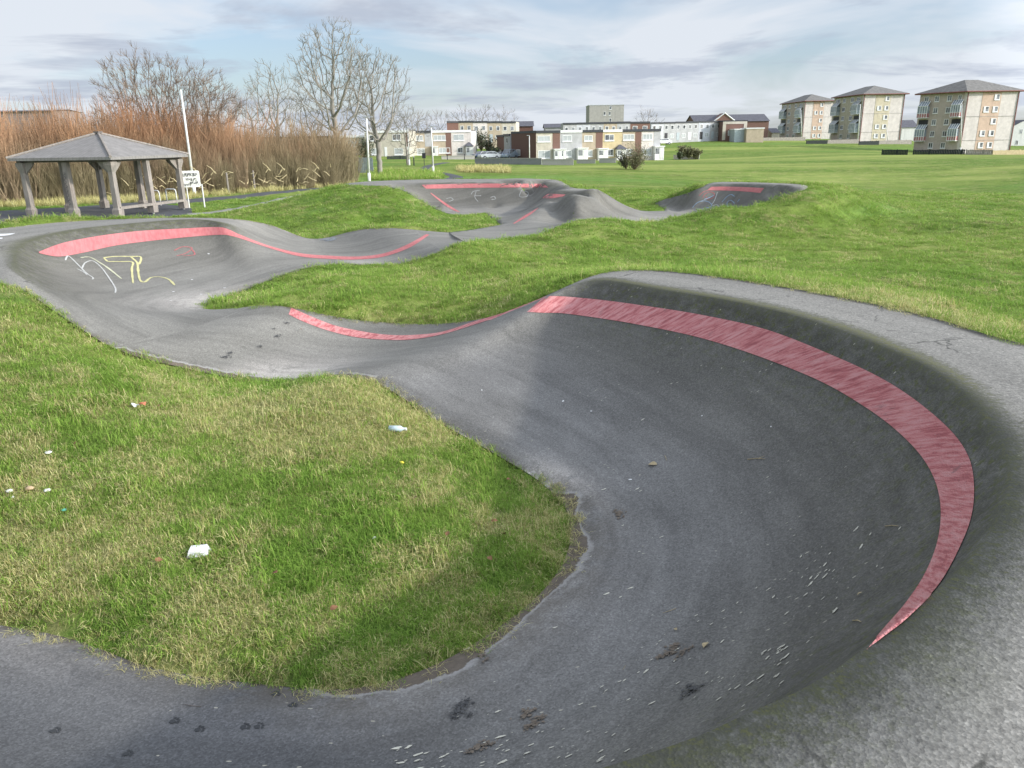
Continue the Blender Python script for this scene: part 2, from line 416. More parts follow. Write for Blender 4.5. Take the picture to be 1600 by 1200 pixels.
# skirt along both edges
EL, ER = TV[:, 0].copy(), TV[:, -1].copy()
def skirt(E, into):
    d = E-into; d[:, 2] = 0; n = np.linalg.norm(d, axis=1, keepdims=True)+1e-9
    S = E+d/n*.05; S[:, 2] = E[:, 2]-.14; return S
SL = skirt(EL, TV[:, 2]); SR = skirt(ER, TV[:, -3])
n0 = len(Vt); idx = np.arange(NR)
Vall = np.vstack([Vt, SL, SR])
fl_ = np.stack([idx[:-1]*NC, idx[1:]*NC, n0+idx[1:], n0+idx[:-1]], -1)
fr_ = np.stack([idx[:-1]*NC+NC-1, idx[1:]*NC+NC-1, n0+NR+idx[1:], n0+NR+idx[:-1]], -1)
Fall = np.vstack([GF, fl_, fr_[:, ::-1]])
at_all = {k: np.concatenate([v.reshape(-1), v[:, 0], v[:, -1]]) for k, v in AT.items()}
TRACK_PARTS = [(Vall, Fall, at_all)]

# ------------------------------------------------------------------ far loops (height field + outline)
OUT = [  # outline of the far asphalt, photo point + height
 (700,363,.48),(735,359,.32),(765,354,.26),(782,350,.22),(768,340,.18),(756,332,.14),(735,336,.14),(715,337,.15),(692,331,.22),(672,321,.45),(655,311,.70),(640,302,.95),(625,296,1.08),(600,291,1.15),(570,290,1.15),(545,290,1.12),
 (540,287,1.10),(575,284.5,1.15),(620,281.5,1.2),(680,279.5,1.22),(750,279,1.22),(820,279.3,1.22),(868,281,1.2),(885,288,1.12),(898,294,1.10),(920,296,1.12),(940,299,1.10),(952,306,.90),(962,315,.6),(972,324,.28),
 (990,328,.15),(1015,330,.12),(1038,329.5,.12),(1036,324,.14),(1024,317,.20),(1040,311,.40),(1070,303,.70),(1095,293,.98),(1115,285,1.12),(1160,284.5,1.15),(1210,286,1.2),(1245,287.5,1.2),(1262,291,1.19),
 (1255,296,1.14),(1230,306,.92),(1205,318,.55),(1185,328,.28),(1165,335,.12),(1140,338,.08),(1105,340,.10),(1075,342,.14),(1045,345,.14),(1015,350,.15),(985,349,.22),(958,345,.34),(930,343,.48),(905,345,.52),(885,350,.46),(866,358,.38),(845,366,.34),(815,372,.32),(780,375,.40),(750,375.5,.52),(725,377,.62)]
INN = [ # inside heights
 (712,370,.55),(740,367,.40),(770,365,.30),(800,362,.28),(830,358,.32),(860,350,.36),(800,352,.30),(820,345,.38),
 (770,326,.10),(800,322,.10),(740,328,.10),(710,330,.14),(690,318,.38),(790,338,.16),(806,336,.16),
 (840,324,.60),(855,314,.82),(880,309,.98),(900,306.5,1.02),(920,304,1.05),(860,320,.72),(850,330,.55),(835,338,.42),
 (870,330,.52),(890,336,.46),(900,318,.85),(930,318,.80),(915,334,.50),(945,330,.42),
 (838,311,.40),(822,319,.22),(810,326,.16),
 (1000,340,.13),(1030,338,.12),(1060,333,.10),(960,336,.30),(1085,332,.08),(1120,332,.07),(1150,331,.10),
 (1050,318,.24),(1065,326,.12),(1225,300,.98),(1205,312,.66),
]
GR = [ # grass heights
 (560,294,1.08),(520,298,.98),(480,304,.75),(440,314,.42),(400,325,.18),(600,300,.95),(640,318,.62),(600,320,.72),(540,320,.65),(560,340,.45),(620,340,.42),(680,345,.30),(730,347,.26),(500,340,.38),(480,358,.25),(440,340,.25),(400,338,.12),
 (1010,322,.15),(1000,312,.10),(1080,335,.45),(1120,326,.62),(1160,329,.50),(1210,323,.72),(1262,300,1.08),(1300,293,1.08),(1345,299,.86),(1385,315,.46),(1430,342,.08),(1290,316,.82),(1340,325,.52),(1240,345,.36),(1150,350,.32),(1330,345,.22),
 (900,352,.60),(930,350,.62),(960,352,.50),(1000,360,.35),(1060,345,.38),(900,372,.45),(850,385,.38),(780,390,.48),(720,400,.55),(960,385,.25),(1040,385,.20),(1120,390,.08),(1000,410,.10),(1200,400,0),(900,405,.28),(830,415,.38),(770,425,.42),
 (650,440,.45),(560,435,.50),(500,440,.52),(600,470,.50),(520,465,.58),(450,455,.52),(400,462,.42),(700,470,.48),(750,455,.48),(820,440,.60),(660,490,.36),(870,430,.75),
 (350,474,.36),(1000,425+1,1.12-.12),(1100,425,.75),(1250,440,.85),(1400,460,.95),(1500,480,1.05),(1580,515,1.25),
 (1080,405,.12),(1300,410,.05),(1500,420,0),(1600,440,0),(1400,380,0),(1600,380,0),
 (500,620,.42),(540,610,.45),(450,640,.38),(560,650,.36),(620,660,.30),(650,720,.20),(700,760,.17),(780,800,.12),(820,860,.09),(500,700,.32),(400,640,.30),(300,640,.38),(200,620,.52),(100,580,.72),(40,520,.90),(0,480,1.05),
 (300,720,.33),(400,760,.28),(200,740,.38),(100,740,.40),(0,700,.50),(0,820,.28),(150,850,.25),(300,880,.19),(450,860,.18),(600,850,.16),(700,900,.10),(600,980,.08),(450,1000,.10),(300,980,.12),(150,950,.15),(40,920,.18),
]
GW = [(-9,9.0,.85),(-9,7,.6),(-8,5.6,.45),(-12,10,.8),(-14,8,.4),(-15,14,.4),(-14,18,.3),(-12,21,.05),(-9,22,.05),(-11,25,0),(-16,22,0),(-20,15,0),(-16,4,.3),(-20,5,0),(-12,.5,.4),(-9,-1,.2),(-5,-2,.5),(-2,-4.5,.4),(1,-5.5,.4),(5,-5,.3),(8,-2,.2),(7.5,1,.3),(8,4,.25),(7.2,6,.35),(9,8,0),(7,9,.12),(12,4,0),(14,0,0),(5.8,3,1.15),(5.9,1.5,1.15),(5.4,5.2,1.2),(5,0,1.1),(10,14,0),(14,20,0),(18,12,0),(-26,10,0),(-26,20,0),
 (-8,27,0),(-5,28,.15),(-14,30,0),(-8.5,19.8,.2),(-10.5,18.6,.35),(18,30,0),(16,26,.05),(20,38,0),(0,42,0),(6,40,0),(-8,42,0),(14,42,0),(3,37.5,.1),(9,38,.1),(-20,34,0),(-30,30,0),(26,20,0),(30,35,0),(-30,0,0),(25,5,0),(0,-14,0),(12,-10,0),(-14,-10,0)]
# far ground, from where things stand
FAR = [PD(0,318,48),PD(300,309,48),PD(575,284,76),PD(640,258,118),PD(700,250,150),PD(835,250,150),PD(1031,250,155),PD(760,232,215),PD(1100,221,235),PD(1190,220,235),PD(1250,218,300),
       PD(1343,221,247),PD(1500,241,190),PD(1590,243,190),PD(990,264,98),PD(1300,240,150),PD(1560,300,70),PD(1200,262,100),PD(100,250,150),PD(400,240,170),PD(930,215,330),PD(600,218,330),PD(1590,225,330),PD(200,225,330),PD(1400,214,330)]
FAR = [(p[0], p[1], p[2]) for p in FAR]+[(-60,60,0),(0,60,0),(60,60,0),(-60,0,0),(60,0,0),(0,-60,0),(-60,-60,0),(60,-60,0),(-300,150,0),(300,100,0),(-300,-200,0),(300,-200,0)]
class TPS:
    def __init__(s, pts, lam=1e-3):
        pts = np.array(pts, float); X = pts[:, :2]; z = pts[:, 2]; n = len(X); s.X = X
        Km = s.k(X, X)+np.eye(n)*lam
        Pm = np.hstack([np.ones((n, 1)), X]); A = np.block([[Km, Pm], [Pm.T, np.zeros((3, 3))]])
        s.w = np.linalg.solve(A, np.concatenate([z, np.zeros(3)]))
    def k(s, A, B):
        d2 = ((A[:, None, :]-B[None, :, :])**2).sum(-1); return .5*d2*np.log(d2+1e-9)
    def __call__(s, Q):
        Q = np.asarray(Q, float); out = np.zeros(len(Q))
        for i in range(0, len(Q), 8000):
            q = Q[i:i+8000]; out[i:i+8000] = s.k(q, s.X)@s.w[:-3]+s.w[-3]+q@s.w[-2:]
        return out
farT = TPS([(p[0]/100, p[1]/100, p[2]) for p in FAR], 1e-4)
def g_far(Q): 
    Q = np.asarray(Q, float); q = Q.copy(); q[:, 0] = np.clip(q[:, 0], -320, 320); q[:, 1] = np.clip(q[:, 1], -200, 340)
    return farT(q/100)
def dens(poly, step):                 # resample a closed/open polyline of 3d points with a smooth curve
    poly = np.array(poly, float); out = []
    for i in range(len(poly)-1):
        p0 = poly[max(i-1, 0)]; p1 = poly[i]; p2 = poly[i+1]; p3 = poly[min(i+2, len(poly)-1)]
        n = max(1, int(np.linalg.norm(p2-p1)/step))
        for j in range(n): out.append(cr(p0, p1, p2, p3, j/n))
    out.append(poly[-1]); return np.array(out)
outw = dens([P(*q) for q in OUT], .35)
innw = [P(*q) for q in INN]
# banked walls of the far turns: lip line in plan, then points marched down the wall
def bank(lip, prof, back):
    L_ = dens([P(*q) for q in lip], .45)
    for i, p in enumerate(L_):
        d = L_[min(i+1, len(L_)-1)]-L_[max(i-1, 0)]; n = np.array([d[1], -d[0], 0]); n /= np.linalg.norm(n)
        if n[1] > 0: n = -n
        for dist, dz in prof: q = p+n*dist; q[2] = p[2]-dz; innw.append(q)
        for dist, dz in back: q = p-n*dist; q[2] = p[2]+dz; innw.append(q)
WP = [(.0, .03), (.22, .24), (.50, .58), (.85, .86), (1.35, 1.04), (1.9, 1.08)]
bank([(668,285.8,1.19),(700,284.8,1.2),(760,284.4,1.2),(820,284.4,1.2),(846,285,1.19)], WP, [(.25, .01), (.8, .01)])
bank([(1124,287.3,1.12),(1150,287.0,1.14),(1190,287.6,1.19),(1220,290,1.23)], WP, [(.25, .01), (.6, .01)])
bank([(868,297.6,1.12),(885,297.2,1.14),(905,297.8,1.15),(925,300,1.12)], [(.0, .02), (.2, .18), (.45, .36), (.9, .46)], [(.25, .0)])
ctrl = []
sel = np.unique(np.linspace(0, NR-1, 120).astype(int))
for i in sel:
    ctrl.append(TV[i, 0]); ctrl.append(TV[i, -1])
for i in sel[::3]:
    for j in (NCROSS[0]+8, NCROSS[0]+20, NCROSS[0]+32, NC-NCROSS[2]-1): ctrl.append(TV[i, j])
for j in range(0, NC, 6): ctrl.append(TV[-1, j])
ctrl += [p for p in outw]; ctrl += innw
ctrl += [P(*q) for q in GR]; ctrl += GW
ctrl += [P(u, v, 0) for u, v in ((-120,338),(-50,338),(20,340),(100,338),(180,342),(260,335),(330,333),(370,326),(420,314),(-60,322),(60,318),(160,318),(250,314),(330,309),(420,301),(490,294),(530,291),(200,326),(300,322))]+[(x, y, 0) for x in (-30, -22, 22, 30) for y in (28, 40, 50)]+[(x, 48, 0) for x in (-16, -8, 0, 8, 16)]+[(12, 40, 0), (20, 26, 0), (24, 14, 0), (18, 33, 0)]
# weed near-duplicates
keep = []
for p in ctrl:
    p = np.array(p)
    if all((p[0]-q[0])**2+(p[1]-q[1])**2 > .18**2 for q in keep): keep.append(p)
near0 = TPS([(p[0]/10, p[1]/10, p[2]) for p in keep], 1e-5)
print('tps controls', len(keep))
def height(Q):
    Q = np.asarray(Q, float)
    d = np.hypot(Q[:, 0]*.9, Q[:, 1]-16)
    w = sst((d-30)/14)
    h = np.zeros(len(Q)); m_ = w < 1
    h[m_] = near0(Q[m_]/10)
    cap = np.where(Q[:, 1] > 24, 1.2, 1.5); over = np.maximum(h-cap, 0); h = np.minimum(h, cap)+.12*np.tanh(over*2)
    return h*(1-w)+g_far(Q)*w
def hz(x, y): return float(height(np.array([[x, y]]))[0])
print('range', [float(v) for v in (height(np.array([[0,20],[5,20],[-10,30],[10,30],[0,60],[30,100]])))])
# triangulate the far asphalt
def pip(Q, poly):
    Q = np.asarray(Q, float); inside = np.zeros(len(Q), bool); x, y = Q[:, 0], Q[:, 1]; n = len(poly)
    for i in range(n):
        x1, y1 = poly[i][:2]; x2, y2 = poly[(i+1) % n][:2]
        c = ((y1 > y) != (y2 > y)) & (x < (x2-x1)*(y-y1)/(y2-y1+1e-12)+x1); inside ^= c
    return inside
ol = [tuple(p[:2]) for p in outw]
bx0, by0 = np.min(outw[:, :2], 0); bx1, by1 = np.max(outw[:, :2], 0)
gx, gy = np.meshgrid(np.arange(bx0, bx1, .2), np.arange(by0, by1, .2)); G = np.stack([gx.ravel(), gy.ravel()], 1)
G = G[pip(G, ol)]
dmin = np.array([np.min((outw[:, 0]-q[0])**2+(outw[:, 1]-q[1])**2) for q in G]); G = G[dmin > .1**2]
vin = [Vector(p) for p in ol]+[Vector(p) for p in G]
no = len(ol)
r6 = delaunay_2d_cdt(vin, [], [list(range(no))], 1, 1e-5)
V2 = np.array([(v.x, v.y) for v in r6[0]]); F2 = np.array([f for f in r6[2] if len(f) == 3])
cen = V2[F2].mean(1); F2 = F2[pip(cen, ol)]
a_ = V2[F2[:, 1]]-V2[F2[:, 0]]; b_ = V2[F2[:, 2]]-V2[F2[:, 0]]; neg = (a_[:, 0]*b_[:, 1]-a_[:, 1]*b_[:, 0]) < 0
F2[neg] = F2[neg][:, ::-1]
z2 = height(V2)
Vf = np.column_stack([V2, z2])
ow = np.array([(p[0], p[1], hz(p[0], p[1])) for p in outw])
# ------------------------------------------------------------------ one sheet of asphalt
eps = .05
gxx = (height(V2+[eps, 0])-height(V2-[eps, 0]))/(2*eps); gyy = (height(V2+[0, eps])-height(V2-[0, eps]))/(2*eps)
slope = np.hypot(gxx, gyy)
fa = {'wall': sst((slope-.25)/.3), 'plat': sst((.22-slope)/.15)*sst((z2-1.0)/.12), 'worn': sst((.2-z2)/.15)*.35, 'lipn': sst((z2-.85)/.25)*sst((slope-.15)/.25)*.6, 'fore': z2*0, 'edge': z2*0, 'mud': z2*0, 'foreshade': z2*0, 'tu': V2[:, 0]*.4, 'tv': V2[:, 1], 'moss': z2*0}
S = ow.copy(); S[:, 2] -= .14
nF = len(Vf)
# CDT keeps the outline vertices first
oi = np.arange(len(ow))
fsk = np.stack([oi, (oi+1) % len(ow), nF+(oi+1) % len(ow), nF+oi], -1)
area = 0.5*np.sum(ow[:, 0]*np.roll(ow[:, 1], -1)-np.roll(ow[:, 0], -1)*ow[:, 1])
if area > 0: fsk = fsk[:, ::-1]
Vf2 = np.vstack([Vf, S]); fa = {k: np.concatenate([v, np.zeros(len(S))]) for k, v in fa.items()}
TV_, TF_, TA_ = TRACK_PARTS[0]
me = bpy.data.meshes.new('pump_track')
allV = np.vstack([TV_, Vf2]); nA = len(TV_)
faces = [tuple(int(i) for i in f) for f in TF_]+[tuple(int(i)+nA for i in f) for f in F2]+[tuple(int(i)+nA for i in f) for f in fsk]
me.from_pydata(allV.tolist(), [], faces); me.update()
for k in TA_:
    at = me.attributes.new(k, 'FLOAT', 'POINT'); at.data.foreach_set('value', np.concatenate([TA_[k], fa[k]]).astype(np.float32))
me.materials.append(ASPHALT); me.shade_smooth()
track = link(bpy.data.objects.new('pump_track', me))
tag(track, 'winding grey asphalt pump track with banked turns and rollers in the grass', 'pump track', kind='structure')
bvh = BVHTree.FromPolygons([Vector(v) for v in allV], faces)
def hit(u, v):
    d = Vector(ray(u, v)).normalized()
    loc, nrm, i, dist = bvh.ray_cast(Vector(CAM), d)
    if loc is None: return None
    if nrm.dot(d) > 0: nrm = -nrm
    return loc, nrm

# ------------------------------------------------------------------ terrain sheet
def arr(lo, hi, fine, step, far_lo, far_hi, gr=1.09):
    a = list(np.arange(lo, hi, fine)); s = fine; x = a[-1]; 
    while x < far_hi: s *= gr; x += s; a.append(x)
    s = fine; x = lo; b = []
    while x > far_lo: s *= gr; x -= s; b.append(x)
    return np.array(b[::-1]+a)
xs = arr(-12.5, 16, .13, 0, -900, 900); 
ya = np.arange(-2, 14, .12); yb = np.arange(14, 40, .2); ys = np.concatenate([arr(-2, 13.9, .12, 0, -200, 13), yb]) if False else None
y1 = list(np.arange(-2, 14, .12)); y = y1[-1]
while y < 40: y += .2; y1.append(y)
s_ = .2
while y < 1400: s_ *= 1.06; y += min(s_, 40); y1.append(y)
s_ = .12; y = -2; y0 = []
while y > -200: s_ *= 1.12; y -= s_; y0.append(y)
ys = np.array(y0[::-1]+y1)
XX, YY = np.meshgrid(xs, ys); Q = np.stack([XX.ravel(), YY.ravel()], 1)
ZZ = height(Q)
# small lumps of turf
from mathutils import noise as mnoise
def lumps(x, y):
    v = Vector((x, y, 0)); k = min(1, max(0, (y-9)/4)); return mnoise.noise(v*1.7)*(.03+.03*k)+mnoise.noise(v*4.3)*.015+mnoise.noise(v*.8)*.05*k
lm = np.zeros(len(Q)); sel = (np.abs(Q[:, 0]) < 30) & (Q[:, 1] < 60) & (Q[:, 1] > -5)
lm[sel] = [lumps(*q) for q in Q[sel]]
ZZ = ZZ+lm
inside = np.zeros(len(Q), bool)
cand = np.where((Q[:, 0] > -13.5) & (Q[:, 0] < 17) & (Q[:, 1] > -4) & (Q[:, 1] < 40))[0]
dn = Vector((0, 0, -1))
for i in cand:
    h_ = bvh.ray_cast(Vector((Q[i, 0], Q[i, 1], 5)), dn)
    if h_[0] is not None:
        inside[i] = True; ZZ[i] = min(ZZ[i], h_[0].z-.05)
ins2 = inside.reshape(XX.shape)
def grass_ground_mat():
    m, nt, b = newmat('turf')
    p = wpos(nt)
    c = grass_colour(nt, p)
    c = mix(nt, .85, c, ramp(nt, noise(nt, p, .55, 10, .82), [(.36, g3(.68)), (.5, g3(1.0)), (.64, g3(1.28))]), 'MULTIPLY')
    soil = noise(nt, p, 7, 6, .75, .4)
    c = mix(nt, ramp(nt, soil, [(.60, g3(0)), (.72, g3(.55))]), c, (.075, .055, .032))
    dcam = nt.nodes.new('ShaderNodeVectorMath'); dcam.operation = 'LENGTH'; lk(nt, p, dcam.inputs[0])
    c = mix(nt, ramp(nt, math_(nt, 'DIVIDE', dcam.outputs['Value'], 60), [(.0, g3(.50)), (.7, g3(.57))]), (0, 0, 0), c)
    lk(nt, c, b.inputs['Base Color']); b.inputs['Roughness'].default_value = .95; b.inputs['Specular IOR Level'].default_value = .1
    hb = math_(nt, 'ADD', noise(nt, p, 22, 6, .8), math_(nt, 'MULTIPLY', noise(nt, p, 3.5, 5, .7), 2.0))
    bump(nt, b, hb, .8, .06)
    return m
def grass_colour(nt, p, rnd=None, tip=None):
    n1 = noise(nt, p, .10, 4, .6); n2 = noise(nt, p, .9, 6, .65, .2); n3 = noise(nt, p, 4.5, 5, .7)
    green = ramp(nt, n2, [(.3, (.14, .27, .035)), (.5, (.22, .37, .055)), (.7, (.33, .46, .09))])
    green = mix(nt, ramp(nt, n3, [(.35, g3(.5)), (.6, g3(0))]), green, (.13, .215, .04))
    olive = mix(nt, n3, (.24, .36, .06), (.37, .44, .11))
    g_ = mix(nt, ramp(nt, n1, [(.42, g3(0)), (.62, g3(.6))]), green, olive)
    return g_
def dry_factor(nt, p):
    # dry straw patches: strongest on the near island, along mound tops
    sp = nt.nodes.new('ShaderNodeSeparateXYZ'); lk(nt, p, sp.inputs[0])
    n = noise(nt, p, .85, 6, .68, .5); n4 = noise(nt, p, 3.8, 5, .7, .3)
    nn = math_(nt, 'ADD', math_(nt, 'MULTIPLY', n, .6), math_(nt, 'MULTIPLY', n4, .4))
    yy = nt.nodes.new('ShaderNodeMapRange'); yy.inputs['From Min'].default_value = 7.5; yy.inputs['From Max'].default_value = 11; yy.inputs['To Min'].default_value = 1; yy.inputs['To Max'].default_value = 0
    lk(nt, sp.outputs[1], yy.inputs[0])
    nearb = math_(nt, 'MULTIPLY', yy.outputs[0], .055)
    v = math_(nt, 'ADD', nn, nearb)
    for (cx_, cy_, cz_), rr_, am in ((P(500,640,.4), 1.5, .20), (P(640,640,.3), .8, .10), (P(60,900,.2), .9, .10), (P(250,560,.5), .8, .08), (P(1440,500,1.1), 2.0, .10)):
        ds = nt.nodes.new('ShaderNodeVectorMath'); ds.operation = 'DISTANCE'; lk(nt, p, ds.inputs[0]); ds.inputs[1].default_value = (cx_, cy_, cz_)
        mr_ = nt.nodes.new('ShaderNodeMapRange'); mr_.inputs['From Max'].default_value = rr_; mr_.inputs['To Min'].default_value = am; mr_.inputs['To Max'].default_value = 0; lk(nt, ds.outputs['Value'], mr_.inputs[0])
        v = math_(nt, 'ADD', v, mr_.outputs[0])
    return ramp(nt, v, [(.51, g3(0)), (.62, g3(1))])
def turf_full():
    m = grass_ground_mat(); nt = m.node_tree; b = nt.nodes['Principled BSDF']
    src = b.inputs['Base Color'].links[0].from_socket
    p = wpos(nt)
    c = mix(nt, math_(nt, 'MULTIPLY', dry_factor(nt, p), .6), src, mix(nt, noise(nt, p, 9, 5, .7), (.26, .22, .09), (.45, .39, .20)))
    # worn pale stripe in the far field and long noise bands
    mp = nt.nodes.new('ShaderNodeMapping'); mp.inputs['Scale'].default_value = (.012, .07, 1); lk(nt, p, mp.inputs['Vector'])
    bn = noise(nt, mp.outputs[0], 1, 4, .6)
    c = mix(nt, ramp(nt, bn, [(.5, g3(0)), (.64, g3(.55))]), c, (.37, .40, .12))
    c = mix(nt, ramp(nt, bn, [(.33, g3(.5)), (.47, g3(0))]), c, (.14, .28, .06))
    lk(nt, c, b.inputs['Base Color'])
    return m
TURF = turf_full()
gf = grid_faces(len(ys), len(xs))
go = fastmesh('grass_field', np.column_stack([Q, ZZ]), gf, TURF); link(go); tag(go, kind='structure')
ZG = ZZ.reshape(XX.shape)
def ground(x, y):
    i = int(np.clip(np.searchsorted(ys, y)-1, 0, len(ys)-2)); j = int(np.clip(np.searchsorted(xs, x)-1, 0, len(xs)-2))
    ty = (y-ys[i])/(ys[i+1]-ys[i]); tx = (x-xs[j])/(xs[j+1]-xs[j])
    return float((ZG[i, j]*(1-tx)+ZG[i, j+1]*tx)*(1-ty)+(ZG[i+1, j]*(1-tx)+ZG[i+1, j+1]*tx)*ty)
def on_track(x, y): return bvh.ray_cast(Vector((x, y, 5)), dn)[0] is not None
def surf(x, y):
    h_ = bvh.ray_cast(Vector((x, y, 5)), dn)
    return h_[0].z if h_[0] is not None else ground(x, y)
def PG(u, v):                          # sight line meets the turf
    z = 0.0
    for k in range(25):
        x, y, _ = P(u, v, z); z = .5*z+.5*surf(x, y)
    return P(u, v, z)

def march(u, v, Yg):                   # sight line against the far ground, falling back to a given distance
    y = Yg*.72; prev = None
    while y < Yg*1.35:
        p = PD(u, v, y); g = p[2]-ground(p[0], p[1])
        if g <= 0 and prev is not None: return (p[0], p[1], ground(p[0], p[1]))
        prev = g; y += Yg*.004
    p = PD(u, v, Yg); return (p[0], p[1], ground(p[0], p[1]))

# ------------------------------------------------------------------ paint and chalk on the asphalt
def stripe(top, bot, n=90, m=5, name='red_stripe', mat=None, off=.005, label=None):
    def res(pl, n):
        pl = np.array(pl, float); d = np.concatenate([[0], np.cumsum(np.hypot(*np.diff(pl, axis=0).T))]); q = []
        cc = []
        for i in range(len(pl)-1):
            for t in np.linspace(0, 1, 12, endpoint=False):
                cc.append(cr(pl[max(i-1, 0)], pl[i], pl[i+1], pl[min(i+2, len(pl)-1)], t))
        cc.append(pl[-1]); cc = np.array(cc); d = np.concatenate([[0], np.cumsum(np.hypot(*np.diff(cc, axis=0).T))])
        s = np.linspace(0, d[-1], n); return np.stack([np.interp(s, d, cc[:, 0]), np.interp(s, d, cc[:, 1])], 1)
    A, B = res(top, n), res(bot, n)
    rowsv = []; along = []; across = []; s = 0; last = None
    for i in range(n):
        row = []
        for j in range(m):
            q = A[i]+(B[i]-A[i])*j/(m-1); h_ = hit(*q)
            row.append(None if h_ is None else np.array(h_[0]+h_[1]*off))
        if any(r_ is None for r_ in row): continue
        if last is not None: s += np.linalg.norm(row[m//2]-last)
        last = row[m//2]
        rowsv.append(row); along += [s]*m; across += list(np.arange(m)/(m-1))
    V = np.array(rowsv).reshape(-1, 3); Fq = grid_faces(len(rowsv), m)
    o = fastmesh(name, V, Fq, mat or PAINT, {'along': along, 'across': across})
    link(o, track)
    if label: o['label'] = label
    return o
stripe([(433,473),(446,477),(475,490),(520,508),(560,517),(600,523),(640,524),(690,519),(740,503),(790,488),(822,474),(845,465),(870,463),(930,468),(1000,477),(1100,493),(1200,516),(1300,555),(1375,590),(1430,625),(1480,667),(1508,702),(1521,738),(1522,790),(1508,840),(1470,912),(1420,965),(1385,993),(1354,1016)],
       [(433,479),(440,485),(468,500),(510,516),(555,527),(600,531),(640,531),(690,523),(740,508),(790,492),(820,488),(850,489),(880,490),(940,498),(1000,508),(1090,527),(1180,555),(1280,595),(1350,635),(1400,672),(1440,713),(1463,755),(1471,800),(1465,850),(1445,900),(1415,945),(1385,980),(1354,1017)], 260, 7)
stripe([(60,394),(85,384),(110,377),(160,368),(220,361),(290,357),(340,355),(358,359),(375,367),(420,384),(470,396),(520,400),(560,401),(600,396),(635,383),(666,366)],
       [(62,396),(92,401),(130,395),(180,384),(240,376),(300,370),(345,367),(362,369),(380,374),(425,389),(470,401),(520,405),(560,405.5),(600,401),(640,387),(671,367)], 150, 5, mat=PAINTF)
stripe([(659,289),(690,288),(740,287),(800,287),(849,287.3)], [(666,295),(690,294.5),(740,293.5),(800,293),(857,293)], 60, 4, mat=PAINTF)
stripe([(673,301),(690,313),(705,323),(718,331)], [(673,302.5),(688,315),(703,326),(718,332)], 40, 3, mat=PAINTF)
stripe([(848,309),(853,305),(858,303),(870,303.3),(884,304.2)], [(848,309.7),(853,309.9),(860,310),(868,309),(880,307)], 20, 3, mat=PAINTF)
stripe([(841,324.5),(830,331),(818,338),(802,349)], [(841,325.5),(832,333),(820,341),(803,350)], 30, 3, mat=PAINTF)
stripe([(1111,292),(1130,291.7),(1160,292.3),(1194,294)], [(1105,297.5),(1130,297.7),(1160,299),(1188,301.5)], 40, 4, mat=PAINTF)
def stroke(pl, w, mat, n=40, name='chalk_mark'):
    cc = []
    pl = np.array(pl, float)
    for i in range(len(pl)-1):
        for t in np.linspace(0, 1, 8, endpoint=False): cc.append(cr(pl[max(i-1, 0)], pl[i], pl[i+1], pl[min(i+2, len(pl)-1)], t))
    cc.append(pl[-1])
    pts = [hit(*c) for c in cc]; pts = [p for p in pts if p]
    if len(pts) < 3: return None
    V = []; 
    for i, (p, nrm) in enumerate(pts):
        d = pts[min(i+1, len(pts)-1)][0]-pts[max(i-1, 0)][0]
        sd = nrm.cross(d).normalized()*w*(.5 if 0 < i < len(pts)-1 else .2)*random.uniform(.75, 1.25)
        V += [tuple(p+nrm*.006-sd), tuple(p+nrm*.006+sd)]
    o = fastmesh(name, V, grid_faces(len(pts), 2), mat); link(o, track); return o
Y_ = CHALKY
stroke([(162,403),(180,401),(205,401),(220,402),(217,413),(212,408),(205,402)], .045, Y_)
stroke([(168,409),(190,409),(207,410),(206,421),(208,443)], .04, Y_)
stroke([(162,403),(168,409)], .04, Y_); stroke([(215,410),(216,425),(219,438),(226,441),(236,434),(250,433),(264,437),(273,446)], .045, Y_)
stroke([(126,403),(140,402),(155,410),(170,420),(190,436)], .04, simple('chalk_pale', (.42,.42,.30), .95))
stroke([(102,407),(106,400),(114,406),(124,416),(135,427),(145,434),(144,437)], .028, CHALK)
stroke([(128,420),(133,411),(145,408),(158,418),(170,434),(180,450),(180,458)], .028, CHALK)
stroke([(120,420),(130,425),(136,430)], .028, CHALK)
stroke([(272,392),(285,386),(300,388),(290,396),(276,400)], .03, CHALKR); stroke([(286,400),(304,398),(300,390)], .03, CHALKR)
for pl in ([(750,298),(740,299),(736,304)], [(744,299),(742,308),(747,315)], [(742,306),(752,306)], [(815,297),(812,307),(823,307),(825,301),(818,298)], [(697,311),(704,309),(708,312),(702,315)], [(766,309),(772,307),(774,311),(768,312)]):
    stroke(pl, .03, simple('faded_chalk', (.36, .36, .34), .95, .3, 9))
for pl, m_ in (([(1098,309),(1102,303),(1110,300),(1116,303),(1114,309),(1106,311),(1103,307)], CHALKR), ([(1100,312),(1108,309),(1116,305)], CHALKB), ([(1082,325),(1088,318),(1098,314),(1108,316),(1112,322),(1100,326),(1088,327)], CHALKB),
               ([(1121,300),(1117,312),(1112,320)], CHALK), ([(1112,322),(1120,320),(1126,325),(1130,318)], CHALK), ([(1128,316),(1135,308),(1142,304),(1148,307)], CHALKB), ([(1138,325),(1136,317),(1142,313),(1148,318)], CHALKB), ([(1152,316),(1156,311)], CHALKB), ([(1092,306),(1099,300),(1108,297)], CHALKR)):
    stroke(pl, .03, m_)
stripe([(-8,366),(8,365.5),(24,364.5)], [(-8,369),(8,368.5),(20,366.3)], 12, 3, 'start_line', WHITEP)
stripe([(-8,372),(4,371.5)], [(-8,374.2),(4,373.2)], 6, 3, 'start_line', WHITEP)
PATHS = []
